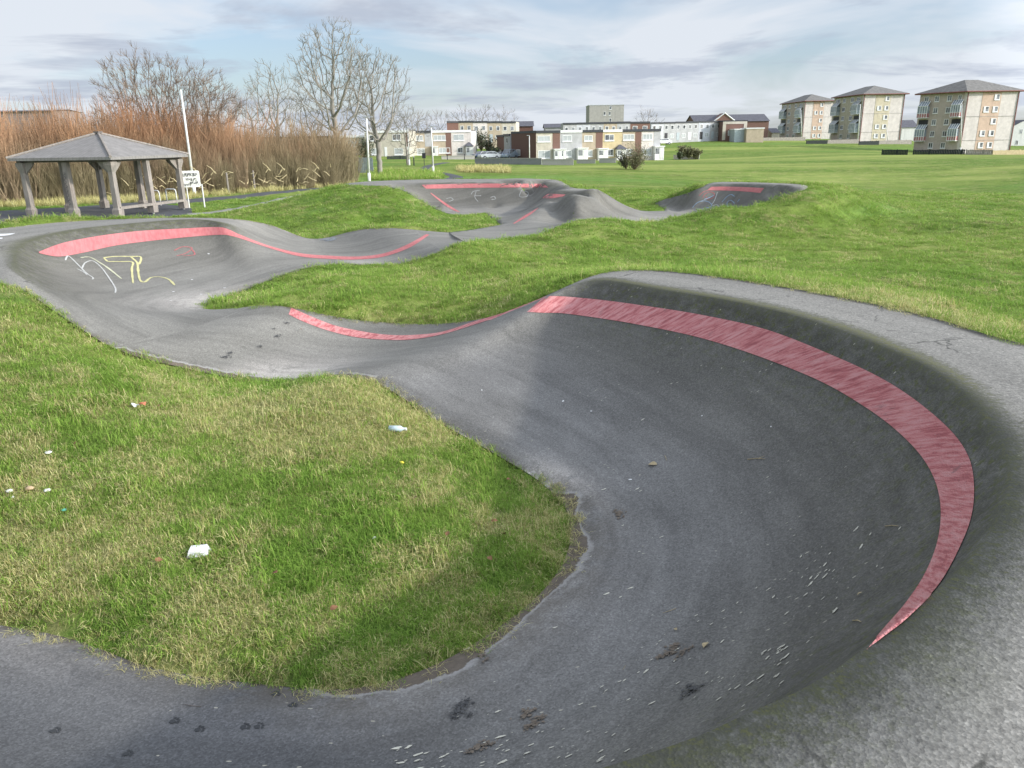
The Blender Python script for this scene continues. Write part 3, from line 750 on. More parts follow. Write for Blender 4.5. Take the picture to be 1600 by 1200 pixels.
# ------------------------------------------------------------------ grass blades
def blade_mat(name, dry=False):
    m, nt, b = newmat(name)
    p = wpos(nt)
    rnd = attr(nt, 'rnd').outputs['Fac']; tip = attr(nt, 'tip').outputs['Fac']
    gc = grass_colour(nt, p)
    gc = mix(nt, math_(nt, 'MULTIPLY', math_(nt, 'FRACT', math_(nt, 'MULTIPLY', rnd, 17.3)), .6), gc, (.36, .54, .10))
    straw = mix(nt, math_(nt, 'FRACT', math_(nt, 'MULTIPLY', rnd, 7.7)), (.44, .39, .15), (.76, .71, .36))
    if dry: c = straw
    else:
        df = dry_factor(nt, p)
        isdry = math_(nt, 'LESS_THAN', rnd, math_(nt, 'ADD', math_(nt, 'MULTIPLY', df, .62), .06))
        c = mix(nt, isdry, gc, straw)
    c = mix(nt, ramp(nt, tip, [(0, g3(.40)), (.6, g3(0))]), c, (.06, .075, .02))  # blade feet darkened, shade between blades put into the colour
    lk(nt, c, b.inputs['Base Color']); b.inputs['Roughness'].default_value = .7; b.inputs['Specular IOR Level'].default_value = .2
    tr = nt.nodes.new('ShaderNodeBsdfTranslucent'); lk(nt, c, tr.inputs['Color'])
    ms = nt.nodes.new('ShaderNodeMixShader'); ms.inputs[0].default_value = .38
    lk(nt, b.outputs[0], ms.inputs[1]); lk(nt, tr.outputs[0], ms.inputs[2])
    lk(nt, ms.outputs[0], nt.nodes['Material Output'].inputs['Surface'])
    return m
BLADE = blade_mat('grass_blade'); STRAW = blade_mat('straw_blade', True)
def tuft_mesh(name, nb, rad, hmin, hmax, wid, lean, mat, seed, curl=.5):
    r = random.Random(seed); V = []; Fq = []; T = []; Rn = []
    for k in range(nb):
        a = r.uniform(0, 6.28); d = rad*math.sqrt(r.random()); x, y = d*math.cos(a), d*math.sin(a)
        h = r.uniform(hmin, hmax); la = r.uniform(0, 6.28); ln = abs(r.gauss(lean, .35))
        dx, dy = math.cos(la), math.sin(la); w = wid*r.uniform(.6, 1.3); px, py = -dy*w, dx*w
        l1 = min(1.45, ln*.6); l2 = min(1.62, ln*1.5+curl*.3)
        m1 = (x+dx*math.sin(l1)*h*.5, y+dy*math.sin(l1)*h*.5, math.cos(l1)*h*.5)
        m2 = (m1[0]+dx*math.sin(l2)*h*.5, m1[1]+dy*math.sin(l2)*h*.5, m1[2]+math.cos(l2)*h*.5)
        n = len(V); q = r.random()
        V += [(x-px, y-py, -.012), (x+px, y+py, -.012), (m1[0]-px*.9, m1[1]-py*.9, m1[2]), (m1[0]+px*.9, m1[1]+py*.9, m1[2]), (m2[0]-px*.15, m2[1]-py*.15, m2[2]), (m2[0]+px*.15, m2[1]+py*.15, m2[2])]
        Fq += [(n, n+1, n+3, n+2), (n+2, n+3, n+5, n+4)]; T += [0, 0, .6, .6, 1, 1]; Rn += [q]*6
    return fastmesh(name, V, Fq, mat, {'tip': T, 'rnd': Rn}, smooth=False)
def scatter(name, pts, rots, scl, tufts, kind='stuff'):
    col = bpy.data.collections.new(name+'_tufts')
    for t in tufts: col.objects.link(t)
    me = bpy.data.meshes.new(name); me.from_pydata([tuple(p) for p in pts], [], [])
    a = me.attributes.new('rot', 'FLOAT_VECTOR', 'POINT'); a.data.foreach_set('vector', np.asarray(rots, np.float32).ravel())
    a = me.attributes.new('scl', 'FLOAT_VECTOR', 'POINT'); a.data.foreach_set('vector', np.asarray(scl, np.float32).ravel())
    o = link(bpy.data.objects.new(name, me)); tag(o, kind=kind)
    ng = bpy.data.node_groups.new(name+'_nodes', 'GeometryNodeTree')
    ng.interface.new_socket('Geometry', in_out='INPUT', socket_type='NodeSocketGeometry')
    ng.interface.new_socket('Geometry', in_out='OUTPUT', socket_type='NodeSocketGeometry')
    gi = ng.nodes.new('NodeGroupInput'); g_o = ng.nodes.new('NodeGroupOutput')
    ip = ng.nodes.new('GeometryNodeInstanceOnPoints'); ci = ng.nodes.new('GeometryNodeCollectionInfo')
    ci.inputs['Collection'].default_value = col; ci.inputs['Separate Children'].default_value = True; ci.inputs['Reset Children'].default_value = True
    ar = ng.nodes.new('GeometryNodeInputNamedAttribute'); ar.data_type = 'FLOAT_VECTOR'; ar.inputs['Name'].default_value = 'rot'
    as_ = ng.nodes.new('GeometryNodeInputNamedAttribute'); as_.data_type = 'FLOAT_VECTOR'; as_.inputs['Name'].default_value = 'scl'
    ip.inputs['Pick Instance'].default_value = True
    L = ng.links.new
    L(gi.outputs[0], ip.inputs['Points']); L(ci.outputs[0], ip.inputs['Instance']); L(ar.outputs[0], ip.inputs['Rotation']); L(as_.outputs[0], ip.inputs['Scale']); L(ip.outputs[0], g_o.inputs[0])
    md = o.modifiers.new('scatter', 'NODES'); md.node_group = ng
    return o
# ------------------------------------------------------------------ paths
PATHM = simple('path_tarmac', (.075, .078, .085), .85, .3, 2.5)
PATHP = simple('path_dusty', (.24, .235, .215), .9, .2, 3)
MUD = simple('path_mud', (.10, .075, .05), .95, .35, 5)
def ribbon(name, left, right, mat, off=.03, m=7, step=.5):
    A = dens(left, step); n = len(A); Bc = dens(right, step)
    s = np.linspace(0, 1, n); B = np.stack([np.interp(s, np.linspace(0, 1, len(Bc)), Bc[:, k]) for k in range(3)], 1)
    V = []
    for i in range(n):
        for j in range(m):
            t = j/(m-1); x, y = (A[i]+(B[i]-A[i])*t)[:2]
            V.append((x, y, ground(x, y)+(off if 0 < j < m-1 else -.03)))
    Fq = grid_faces(n, m); a = np.array(V)
    e1 = a[Fq[0][1]]-a[Fq[0][0]]; e2 = a[Fq[0][3]]-a[Fq[0][0]]
    if e1[0]*e2[1]-e1[1]*e2[0] < 0: Fq = Fq[:, ::-1]
    o = fastmesh(name, V, Fq, mat); link(o); tag(o, kind='structure')
    PATHS.append([tuple(p[:2]) for p in A]+[tuple(p[:2]) for p in B[::-1]])
    return o
Z = lambda *a: [P(u, v, 0) for u, v in a]
ribbon('path', Z((-260,336),(-100,331),(0,328),(120,322),(250,313),(330,308.5),(420,300),(500,292.5),(560,287.5),(610,281.5),(650,276),(685,271),(700,267.5),(690,264.5),(668,262.3),(655,260),(662,256),(690,251)),
       Z((-260,350),(-100,348),(0,345),(120,336),(250,322),(330,316),(420,305.5),(500,296.5),(560,292),(620,287),(665,281),(710,273),(726,268),(705,263.5),(680,261),(672,259),(680,255.5),(705,251)), PATHM)
ribbon('paved_area', Z((-40,336),(60,333),(180,322),(270,320),(300,326)), Z((-60,353),(60,352),(180,350),(260,341),(300,335)), PATHM, .05, 9)
ribbon('trodden_path', Z((292,333),(330,331),(370,324),(410,315.5),(440,308.5),(475,302.5)), Z((292,336),(330,334.2),(375,328),(415,319.5),(447,312),(480,305.5)), PATHP, .045, 4)

# ------------------------------------------------------------------ shelter
OAK = None
def oak(name, col, sc=(2, 2, 14)):
    m, nt, b = newmat(name)
    mp = nt.nodes.new('ShaderNodeMapping'); mp.inputs['Scale'].default_value = (sc[0]*6, sc[1]*6, sc[2]*.12)
    lk(nt, wpos(nt), mp.inputs['Vector']); f = noise(nt, mp.outputs[0], 1, 6, .7, .2); f2 = noise(nt, wpos(nt), 2, 4, .6)
    c = ramp(nt, f, [(.3, tuple(x*.55 for x in col)), (.55, col), (.75, tuple(x*1.3 for x in col))])
    c = mix(nt, ramp(nt, f2, [(.4, g3(0)), (.7, g3(.5))]), c, (.17, .17, .15))
    lk(nt, c, b.inputs['Base Color']); b.inputs['Roughness'].default_value = .85; bump(nt, b, f, .6, .02); return m
OAK = oak('weathered_oak', (.28, .245, .215)); 
def roof_boards(ang):
    m, nt, b = newmat('roof_boards')
    tc = nt.nodes.new('ShaderNodeTexCoord').outputs['Object']; sx = nt.nodes.new('ShaderNodeSeparateXYZ'); lk(nt, tc, sx.inputs[0])
    wv = math_(nt, 'FRACT', math_(nt, 'MULTIPLY', math_(nt, 'ADD', math_(nt, 'MULTIPLY', sx.outputs[0], math.cos(ang)), math_(nt, 'MULTIPLY', sx.outputs[1], math.sin(ang))), 5.5))
    gap = ramp(nt, wv, [(.0, g3(.35)), (.10, g3(1)), (.9, g3(1)), (1, g3(.55))])
    f = noise(nt, tc, 3, 6, .7); c = ramp(nt, f, [(.3, (.17, .16, .15)), (.7, (.27, .255, .24))])
    lk(nt, mix(nt, .8, c, gap, 'MULTIPLY'), b.inputs['Base Color']); b.inputs['Roughness'].default_value = .6; bump(nt, b, gap, .5, .03); return m
ROOFB = None; DARKW = simple('dark_wood', (.12, .105, .095), .8, .3, 6); METAL = simple('galvanised_steel', (.42, .43, .44), .45, .12, 6, .5)
WHITEM = simple('white_steel', (.66, .66, .63), .5, .1, 4); BLACKM = simple('black_plastic', (.03, .03, .035), .5, .2, 6)
sc_ = Vector((P(168,346,0)[0]*.5+PD(180,325,41.3)[0]*.5, 37.4, 0)); sc_.z = 0
shc = (PD(175,335,37.0)[0], 37.0)
sh = empty('timber_shelter', (shc[0], shc[1], ground(*shc)), 'open square timber shelter with low pyramid board roof beside the path', 'shelter')
rot0 = R(31.5)
def shp(a, r_): return (r_*math.sin(a+rot0), -r_*math.cos(a+rot0))     # a=0 is towards the camera
HD = 3.2; ED = 3.72
corn = [shp(k*math.pi/2, HD) for k in range(4)]   # front, right, back, left
mids = [((corn[k][0]+corn[(k+1) % 4][0])/2, (corn[k][1]+corn[(k+1) % 4][1])/2) for k in range(4)]
rz45 = rot0+R(45)
def loc_build(mb, name, mat, parent, smooth=False):
    me = bpy.data.meshes.new(name); me.from_pydata(mb.V, [], mb.F); me.update(); me.materials.append(mat)
    if smooth: me.shade_smooth()
    return link(bpy.data.objects.new(name, me), parent)
for i, (x, y) in enumerate(corn+mids):
    iscorner = i < 4
    mb = MB(); hw = .165
    def ring(w, z): 
        co, si = math.cos(rz45), math.sin(rz45); return [(x+a*co*w-b*si*w, y+a*si*w+b*co*w, z) for a, b in ((-1,-1),(1,-1),(1,1),(-1,1))]
    prof = [(.16, .10), (.17, .40), (.12, .50), (.105, 1.9), (.11, 2.0), (.19, 2.28), (.19, 2.42)] if iscorner else [(.16, .10), (.17, .40), (.12, .50), (.11, 2.42)]
    vs = []; 
    for w_, z_ in prof: vs += ring(w_, z_)
    fs = [(3,2,1,0)]+[(4*k+j, 4*k+(j+1) % 4, 4*k+4+(j+1) % 4, 4*k+4+j) for k in range(len(prof)-1) for j in range(4)]+[tuple(4*(len(prof)-1)+j for j in range(4))]
    mb.add(vs, fs); po = loc_build(mb, 'post', OAK, sh)
    f = MB().tube([(x, y, -.1), (x, y, .12)], .05, 8); loc_build(f, 'foot', WHITEM, po)
    if iscorner:
        for dirn in (1, -1):
            nb = mids[i] if dirn == 1 else mids[(i-1) % 4]
            d = Vector((nb[0]-x, nb[1]-y, 0)).normalized(); s_ = Vector((-d.y, d.x, 0))*.05
            a = Vector((x, y, 0))+d*.15
            b_ = MB(); q = [a+Vector((0,0,1.95)), a+Vector((0,0,2.418)), a+d*.45+Vector((0,0,2.418)), a+d*.40+Vector((0,0,2.30))]
            b_.hexa([tuple(p-s_) for p in q], [tuple(p+s_) for p in q]); loc_build(b_, 'knee_brace', OAK, sh)
for k in range(4):                                   # wall plates
    a, b = Vector((*corn[k], 2.50)), Vector((*corn[(k+1) % 4], 2.50)); d = (b-a).normalized(); s_ = Vector((-d.y, d.x, 0))*.09
    mb = MB(); a2, b2 = a-d*.2, b+d*.2
    mb.hexa([tuple(p+Vector((0,0,-.079))) for p in (a2-s_, b2-s_, b2+s_, a2+s_)], [tuple(p+Vector((0,0,.08))) for p in (a2-s_, b2-s_, b2+s_, a2+s_)]); loc_build(mb, 'wall_plate', DARKW, sh)
eave = [shp(k*math.pi/2, ED) for k in range(4)]
for k in range(4):
    a, b = eave[k], eave[(k+1) % 4]; mb = MB()
    mb.add([(a[0], a[1], 2.50), (b[0], b[1], 2.50), (b[0], b[1], 2.62), (a[0], a[1], 2.62), (0, 0, 3.62), (0, 0, 3.45)], [(0,1,2,3), (3,2,4), (1,0,5)])
    loc_build(mb, 'roof_slope', roof_boards(math.atan2(b[1]-a[1], b[0]-a[0])), sh)
for k in range(4):
    a = eave[k]; mb = MB(); mb.tube([(a[0]*1.01, a[1]*1.01, 2.635), (0, 0, 3.65)], .06, 6); loc_build(mb, 'hip_board', OAK, sh)
mb = MB(); mb.box((0, 0, 3.67), (.28, .28, .08), rz45); loc_build(mb, 'roof_cap', DARKW, sh)
# perch rail on the front right side
a, b = Vector((*corn[0], 0)), Vector((*corn[1], 0)); d = (b-a).normalized(); s_ = Vector((-d.y, d.x, 0))*.17
mb = MB(); mb.hexa([tuple(p) for p in (a-s_+Vector((0,0,.42)), b-s_+Vector((0,0,.42)), b+s_*.4+Vector((0,0,.42)), a+s_*.4+Vector((0,0,.42)))], [tuple(p) for p in (a-s_+Vector((0,0,.53)), b-s_+Vector((0,0,.53)), b+s_*.4+Vector((0,0,.53)), a+s_*.4+Vector((0,0,.53)))])
loc_build(mb, 'bench_rail', OAK, sh)
# scribble on the front-left middle post
mb = MB(); x, y = mids[3]; nrm = Vector((-(corn[0][1]-corn[3][1]), corn[0][0]-corn[3][0], 0)).normalized()
if nrm.y > 0: nrm = -nrm
tg = Vector((-nrm.y, nrm.x, 0))
pp = [Vector((x, y, 0))+nrm*.185+tg*(.07*math.sin(k*1.9))+Vector((0, 0, 2.0-k*.055)) for k in range(26)]
mb.tube(pp, .012, 4); loc_build(mb, 'scribble', BLACKM, sh)

# ------------------------------------------------------------------ notice board
bl = P(296,325,0); br = P(320,324,0)
nb = empty('notice_board', (bl[0], bl[1], 0), 'small white notice board on two posts covered in black scribbles', 'notice board')
dv = Vector(br)-Vector(bl); dv.z = 0; W_ = dv.length; dv.normalize(); nv = Vector((dv.y, -dv.x, 0))
for t, zz_ in ((.0, 1.15), (1.0, 1.15)):
    q = dv*W_*t; loc_build(MB().tube([(q.x, q.y, -.1), (q.x, q.y, zz_)], .035, 8), 'leg', WHITEM, nb)
c0 = dv*W_*.5+Vector((0, 0, 1.42))-dv*.18
def rrect(w, h, r_, n=5):
    out = []
    for cx_, cz_, a0 in ((w-r_, h-r_, 0), (-w+r_, h-r_, 90), (-w+r_, -h+r_, 180), (w-r_, -h+r_, 270)):
        for k in range(n): a = R(a0+90*k/(n-1)); out.append((cx_+r_*math.cos(a), cz_+r_*math.sin(a)))
    return out
pr = rrect(.50, .40, .09); mb = MB(); n_ = len(pr)
fv = [tuple(c0+dv*a+Vector((0, 0, b))+nv*.05) for a, b in pr]; bv = [tuple(c0+dv*a+Vector((0, 0, b))+nv*.0) for a, b in pr]
mb.add(fv+bv, [tuple(range(n_)), tuple(range(n_, 2*n_))[::-1]]+[(k, n_+k, n_+(k+1) % n_, (k+1) % n_) for k in range(n_)])
bo = loc_build(mb, 'panel', simple('board_white', (.74, .74, .68), .5, .1, 5), nb)
def script(rowz, x0, x1, h, wob, seed, parent=bo):
    r_ = random.Random(seed); x = x0; mb = MB()
    while x < x1:
        w_ = r_.uniform(.05, .09); pts = []
        shapes = [[(0,0),(0,1),(.8,1),(.8,.5),(0,.5)], [(0,0),(.4,1),(.8,0)], [(0,1),(0,0),(.8,0)], [(.8,1),(0,1),(0,.5),(.8,.5),(.8,0),(0,0)], [(0,0),(0,1),(.8,.5),(.8,1)], [(0,1),(.4,0),(.8,1)], [(0,0),(0,1),(.7,.8),(0,.5),(.8,0)], [(0,0),(0,1),(.8,1),(.8,0),(0,0)]]
        for a, b in r_.choice(shapes): pts.append(c0+dv*(x+a*w_)+Vector((0, 0, rowz+b*h+r_.uniform(-wob, wob)))+nv*.062)
        mb.tube(pts, .010, 4); x += w_*1.15
    loc_build(mb, 'scribble', BLACKM, nb)
script(.13, -.26, .40, .15, .01, 3); script(-.08, -.16, .34, .11, .02, 5); script(-.26, .02, .38, .13, .02, 8); script(-.32, -.42, .0, .10, .02, 9)

# ------------------------------------------------------------------ cycle stands
for i, (u, v, lab) in enumerate(((236, 322, 'white tubular cycle hoop behind the shelter rail, nearer the shelter centre'), (262, 319, 'white tubular cycle hoop nearest the scribbled notice board'))):
    b0 = P(u, v, 0); z0 = 0; d = Vector((.78, -.35, 0)).normalized()
    h_ = empty('cycle_stand', (b0[0], b0[1], z0), lab, 'cycle stand', 'cycle stands beside the shelter')
    pts = [Vector((0, 0, -.05)), Vector((0, 0, .68))]+[d*(.12*(1-math.cos(a)))+Vector((0, 0, .68+.12*math.sin(a))) for a in (R(30), R(60), R(90))]
    pts += [d*(.72-.12)+d*(.12*math.sin(a))+Vector((0, 0, .68+.12*math.cos(a))) for a in (0, R(30), R(60), R(90))]+[d*.72+Vector((0, 0, -.05))]
    loc_build(MB().tube(pts, .03, 8), 'hoop', WHITEM, h_, True)

# ------------------------------------------------------------------ lamp posts
def lamp(ub, vb, ut, vt, lab, Y=None, z=0, rb=.075, arm=.5, side=-1, mat=None):
    b = P(ub, vb, z) if Y is None else PD(ub, vb, Y)
    t = PD(ut, vt, b[1]); L_ = Vector(t)-Vector(b)
    e = empty('street_lamp', b, lab, 'street lamp', 'street lamps around the park')
    H_ = L_.length
    mb = MB(); mb.tube([(0, 0, -.5), tuple(L_*.14), ], [rb*1.15, rb*1.1], 8); mb.tube([tuple(L_*.14), tuple(L_)], [rb*.9, rb*.55], 8)
    loc_build(mb, 'pole', mat or WHITEM, e, True)
    h = MB(); c = L_+Vector((side*arm*.35, 0, .03)); h.box(tuple(c), (arm, .22, .09)); loc_build(h, 'lamp_head', METAL, e)
    return e
lamp(304.5, 306, 282, 137, 'tall pale lamp post leaning left behind the notice board', rb=.10, arm=.55, side=1)
lamp(577, 284, 572.5, 183, 'white lamp post standing where the path passes the mound', Y=76, rb=.13, arm=1.0, side=.2)
lamp(677, 269, 673.5, 198, 'white lamp post on the grass beside the far bend of the path', Y=92, rb=.12, arm=.9, side=.2)
lamp(639.5, 257, 637, 200, 'white lamp post in front of the left terrace, by the dog bin', Y=118, rb=.12, arm=.8)
lamp(827.5, 259, 827, 212, 'thin grey post by the brick gable of the middle terrace', Y=138, rb=.11, arm=.5)
lamp(745, 243, 743.5, 198, 'grey lamp post at the right end of the left terrace', Y=165, rb=.13, arm=.8, mat=METAL)
lamp(1252.9, 221, 1251, 170, 'grey lamp post by the corner of the smallest block of flats', Y=296, rb=.22, arm=1.2)
lamp(1339.6, 226, 1344.4, 163, 'white lamp post by the corner of the middle block of flats', Y=238, rb=.2, arm=1.2)
lamp(1500.5, 241.5, 1503, 162.5, 'white lamp post by the corner of the largest block of flats', Y=184, rb=.16, arm=1.0)
lamp(1387.7, 226, 1385, 199, 'short lamp post before the yellow panels of the middle flats', Y=236, rb=.14, arm=.8)

# ------------------------------------------------------------------ buildings
def bmat(name, col, var=.14, sc=1.2, rough=.85):
    m, nt, b = newmat(name); p = wpos(nt); f = noise(nt, p, sc, 6, .65)
    mp = nt.nodes.new('ShaderNodeMapping'); mp.inputs['Scale'].default_value = (1.2, 1.2, .12); lk(nt, p, mp.inputs['Vector']); s = noise(nt, mp.outputs[0], 1, 5, .6)
    c = ramp(nt, f, [(.3, tuple(x*(1-var) for x in col)), (.7, tuple(min(1, x*(1+var)) for x in col))])
    c = mix(nt, ramp(nt, s, [(.5, g3(0)), (.75, g3(.35))]), c, tuple(x*.55 for x in col))
    lk(nt, c, b.inputs['Base Color']); b.inputs['Roughness'].default_value = rough; b.inputs['Specular IOR Level'].default_value = .3; return m
def brickm(name, col):
    m, nt, b = newmat(name); p = wpos(nt); br_ = nt.nodes.new('ShaderNodeTexBrick'); br_.inputs['Scale'].default_value = 4
    mp = nt.nodes.new('ShaderNodeMapping'); mp.inputs['Rotation'].default_value = (R(90), 0, 0); lk(nt, p, mp.inputs['Vector']); lk(nt, mp.outputs[0], br_.inputs['Vector'])
    br_.inputs['Color1'].default_value = (*col, 1); br_.inputs['Color2'].default_value = (*[x*.7 for x in col], 1); br_.inputs['Mortar'].default_value = (*[x*1.2 for x in col], 1)
    f = noise(nt, p, 1.5, 5, .6); c = mix(nt, f, br_.outputs['Color'], tuple(x*.8 for x in col)); lk(nt, c, b.inputs['Base Color']); b.inputs['Roughness'].default_value = .9; return m
CREAM = bmat('cream_render', (.50, .46, .38)); TAN = bmat('tan_render', (.42, .35, .26)); GREY = bmat('grey_render', (.40, .40, .40)); YEL = bmat('yellow_render', (.52, .43, .26))
PINK = bmat('pinkish_harling', (.60, .55, .515)); PINKD = bmat('rose_panel', (.54, .40, .31)); OCHRE = bmat('ochre_panel', (.53, .47, .35)); SHADEW = bmat('shaded_harling', (.46, .39, .345)); OLIVE = bmat('shaded_olive_harling', (.46, .42, .33))  # SHADEW and OLIVE: shade on the flats' left walls put into the colour
BRICK = brickm('dark_brick', (.16, .085, .065)); BRICKR = brickm('red_brick', (.20, .115, .09)); WHITEW = bmat('white_render', (.62, .62, .60), .08)
LGREY = bmat('pale_grey_render', (.50, .51, .54), .1); CONC = bmat('concrete_panels', (.36, .345, .32)); DARKF = simple('dark_fascia', (.045, .048, .055), .6); SLATE = simple('slate_roof', (.10, .10, .115), .75, .3, 2); TILE = simple('brown_tiles', (.175, .168, .155), .8, .3, 1.5)
FRAME = simple('white_upvc', (.74, .74, .73), .4, .05, 3); GREYB = simple('balcony_panel', (.38, .43, .45), .6, .15, 3); REDB = simple('red_balcony_panel', (.38, .17, .17), .6, .15, 3); TRIMR = simple('red_trim', (.22, .10, .085), .6)
def glassm():
    m, nt, b = newmat('window_glass'); f = noise(nt, wpos(nt), .9, 3, .6)
    lk(nt, ramp(nt, f, [(.40, (.05, .055, .06)), (.6, (.22, .23, .24))]), b.inputs['Base Color']); b.inputs['Roughness'].default_value = .12; b.inputs['Specular IOR Level'].default_value = .6; return m
GLASS = glassm()
GLASSB = simple('balcony_glass', (.26, .30, .33), .2, .35, .8)
CURT = simple('net_curtain_glass', (.40, .42, .42), .25, .15, 1)
class Fac:
    """a wall face from ground point A to B; n points outward"""
    def __init__(s, A, B, base=None, inward=None):
        s.A = Vector(A); s.B = Vector(B); s.zb = min(A[2], B[2]) if base is None else base
        d = s.B-s.A; d.z = 0; s.L = d.length; s.d = d.normalized(); s.n = Vector((s.d.y, -s.d.x, 0))
        if inward is not None and s.n.dot(Vector(inward)) > 0: s.n = -s.n
        elif inward is None and s.n.y > 0: s.n = -s.n
    def pt(s, x, z, o=0): 
        q = s.A+s.d*x+s.n*o; return Vector((q.x, q.y, s.zb+z))
    def box(s, x0, x1, z0, z1, o0, o1, mb=None):
        mb = mb or MB(); b = [s.pt(x0, z0, o1), s.pt(x1, z0, o1), s.pt(x1, z0, o0), s.pt(x0, z0, o0)]; t = [s.pt(x0, z1, o1), s.pt(x1, z1, o1), s.pt(x1, z1, o0), s.pt(x0, z1, o0)]
        return mb.hexa([tuple(p) for p in b], [tuple(p) for p in t])
def window(fc, x0, x1, z0, z1, root, pane=GLASS, sill=True, mull=1, frame=FRAME, t=.09, o=.0):
    mb = MB(); fc.box(x0, x1, z0, z0+t, o, o+.06, mb); fc.box(x0, x1, z1-t, z1, o, o+.06, mb); fc.box(x0, x0+t, z0+t, z1-t, o, o+.055, mb); fc.box(x1-t, x1, z0+t, z1-t, o, o+.055, mb)
    for k in range(mull): 
        xm = x0+(x1-x0)*(k+1)/(mull+1); fc.box(xm-t*.4, xm+t*.4, z0+t, z1-t, o, o+.05, mb)
    w = mb.build('window', frame, root); 
    if sill: pass
    fc.box(x0+.02, x1-.02, z0+.02, z1-.02, o-.03, o+.025).build('pane', pane, w)
    if sill: fc.box(x0-.08, x1+.08, z0-.14, z0-.003, o, o+.14).build('sill', frame, w)
    return w
def house(A, B, dvec, h, wallm, lab, fasc=DARKF, wins=(), door=None, panels=(), porch=None, cat='house', name='terraced_house', group='terraced houses beyond the park', small=False, overhang=.15, fh=.30):
    fc = Fac(A, B, inward=dvec); dv_ = Vector(dvec)
    e = empty(name, (A[0], A[1], fc.zb), lab, cat, group)
    def quad(z, ex=0): return [tuple(fc.pt(-ex, z, ex)), tuple(fc.pt(fc.L+ex, z, ex)), tuple(fc.pt(fc.L+ex, z, -ex)+dv_), tuple(fc.pt(-ex, z, -ex)+dv_)]
    MB().hexa(quad(-2), quad(h)).build('wall', wallm, e)
    MB().hexa([(x, y, z+.002) for x, y, z in quad(h-fh+.3, 0.0 if False else .0)], quad(h+.34, 0)).build('roof', SLATE, e) if False else None
    r_ = MB().hexa(quad(h+.003, overhang*.01), quad(h+.12, .0)).build('roof', DARKF, e)
    fc.box(.01, fc.L-.01, h-fh, h+.14, .004, .10+overhang*.5).build('fascia', fasc, r_)
    for x0, x1, z0, z1, m_ in panels: fc.box(x0*fc.L, x1*fc.L, z0, z1, .0, .03).build('wall_panel', m_, e)
    for wdef in wins:
        x0, x1, z0, z1 = wdef[:4]; window(fc, x0*fc.L, x1*fc.L, z0, z1, e, wdef[4] if len(wdef) > 4 else CURT, not small, wdef[5] if len(wdef) > 5 else 1)
    if porch:
        x0, x1, ph, m_, hip = porch; x0 *= fc.L; x1 *= fc.L
        pm = fc.box(x0, x1, -.3, ph, .01, 1.1).build('porch', m_, e)
        if hip:
            q = [fc.pt(x0-.25, ph, 1.35), fc.pt(x1+.25, ph, 1.35), fc.pt(x1+.25, ph, .0), fc.pt(x0-.25, ph, .0)]; ap = [fc.pt((x0*.6+x1*.4), ph+.85, .02), fc.pt((x0*.4+x1*.6), ph+.85, .02)]
            MB().add([tuple(p) for p in q+ap], [(0,1,5,4), (1,2,5), (0,4,3), (3,2,1,0), (2,3,4,5)]).build('porch_roof', SLATE, pm)
        else: fc.box(x0-.1, x1+.1, ph, ph+.16, .01, 1.3).build('porch_roof', FRAME, pm)
        xm = x0+(x1-x0)*.55
        fc.box(xm, x1-.1, 0.02, ph-.15, 1.1, 1.14).build('door', FRAME if m_ is not FRAME else WHITEM, pm)
        fc.box(x0+.12, xm-.15, .9, ph-.25, 1.1, 1.13).build('pane', GLASS, pm)
    if door: x0, x1, m_ = door; fc.box(x0*fc.L, x1*fc.L, 0, 2.05, .0, .06).build('door', m_, e)
    return e
# middle terrace: six houses
def lerp(a, b, t): return tuple(a[k]+(b[k]-a[k])*t for k in range(3))
A0 = PD(838,250,150); B0 = PD(1031,250,155); zz0 = (A0[2]+B0[2])/2; A0 = (A0[0], A0[1], zz0); B0 = (B0[0], B0[1], zz0)
GL = PD(800,249,163); DV = (GL[0]-A0[0], GL[1]-A0[1], 0)
f_ = lambda x: (x-290)/(1258-290)
H1H = 5.35
mid = [
 (290,472, CREAM, DARKF, [(.06,.58,3.5,4.55,CURT,1),(.08,.58,.55,1.95,CURT,1)], [(.68,.99,2.2,5.0,BRICKR)], (.70,.98,2.05,FRAME,False), 'cream terraced house at the left end beside the brick gable'),
 (472,640, GREY, FRAME, [(.10,.52,3.5,4.6,CURT,1),(.22,.52,.7,1.9,CURT,0)], [], (-.02,.18,2.05,FRAME,False), 'grey terraced house under a white fascia, second from the brick gable'),
 (640,800, TAN, DARKF, [(.10,.50,3.5,4.5,CURT,1),(.24,.50,.7,1.9,CURT,0)], [(.66,.99,2.2,5.0,BRICKR)], (-.28,.20,2.15,FRAME,False), 'tan terraced house with a double white door, third from the gable'),
 (800,950, YEL, FRAME, [(.10,.58,3.5,4.6,GLASS,1),(.22,.56,.75,1.95,GLASS,1)], [], (-.30,.20,2.0,FRAME,False), 'yellow terraced house with brown windows, middle of its row'),
 (950,1105, TAN, DARKF, [(.06,.62,3.5,4.6,CURT,2),(.20,.60,.7,1.9,CURT,1)], [(.68,.99,.1,5.0,BRICKR)], (-.32,.12,1.9,FRAME,True), 'tan terraced house half hidden behind the round bush'),
 (1105,1256, PINK, DARKF, [(.06,.58,3.5,4.6,CURT,2),(.06,.55,.7,1.9,CURT,1)], [(.64,.99,.1,5.0,GREY)], (.62,1.10,2.2,FRAME,False), 'pinkish terraced house at the right end with a white porch'),
]
for x0, x1, wm, fa_, wi, pa, po_, lab in mid:
    house(lerp(A0, B0, f_(x0)), lerp(A0, B0, f_(x1)), DV, H1H, wm, lab, fa_, wi, None, pa, po_)
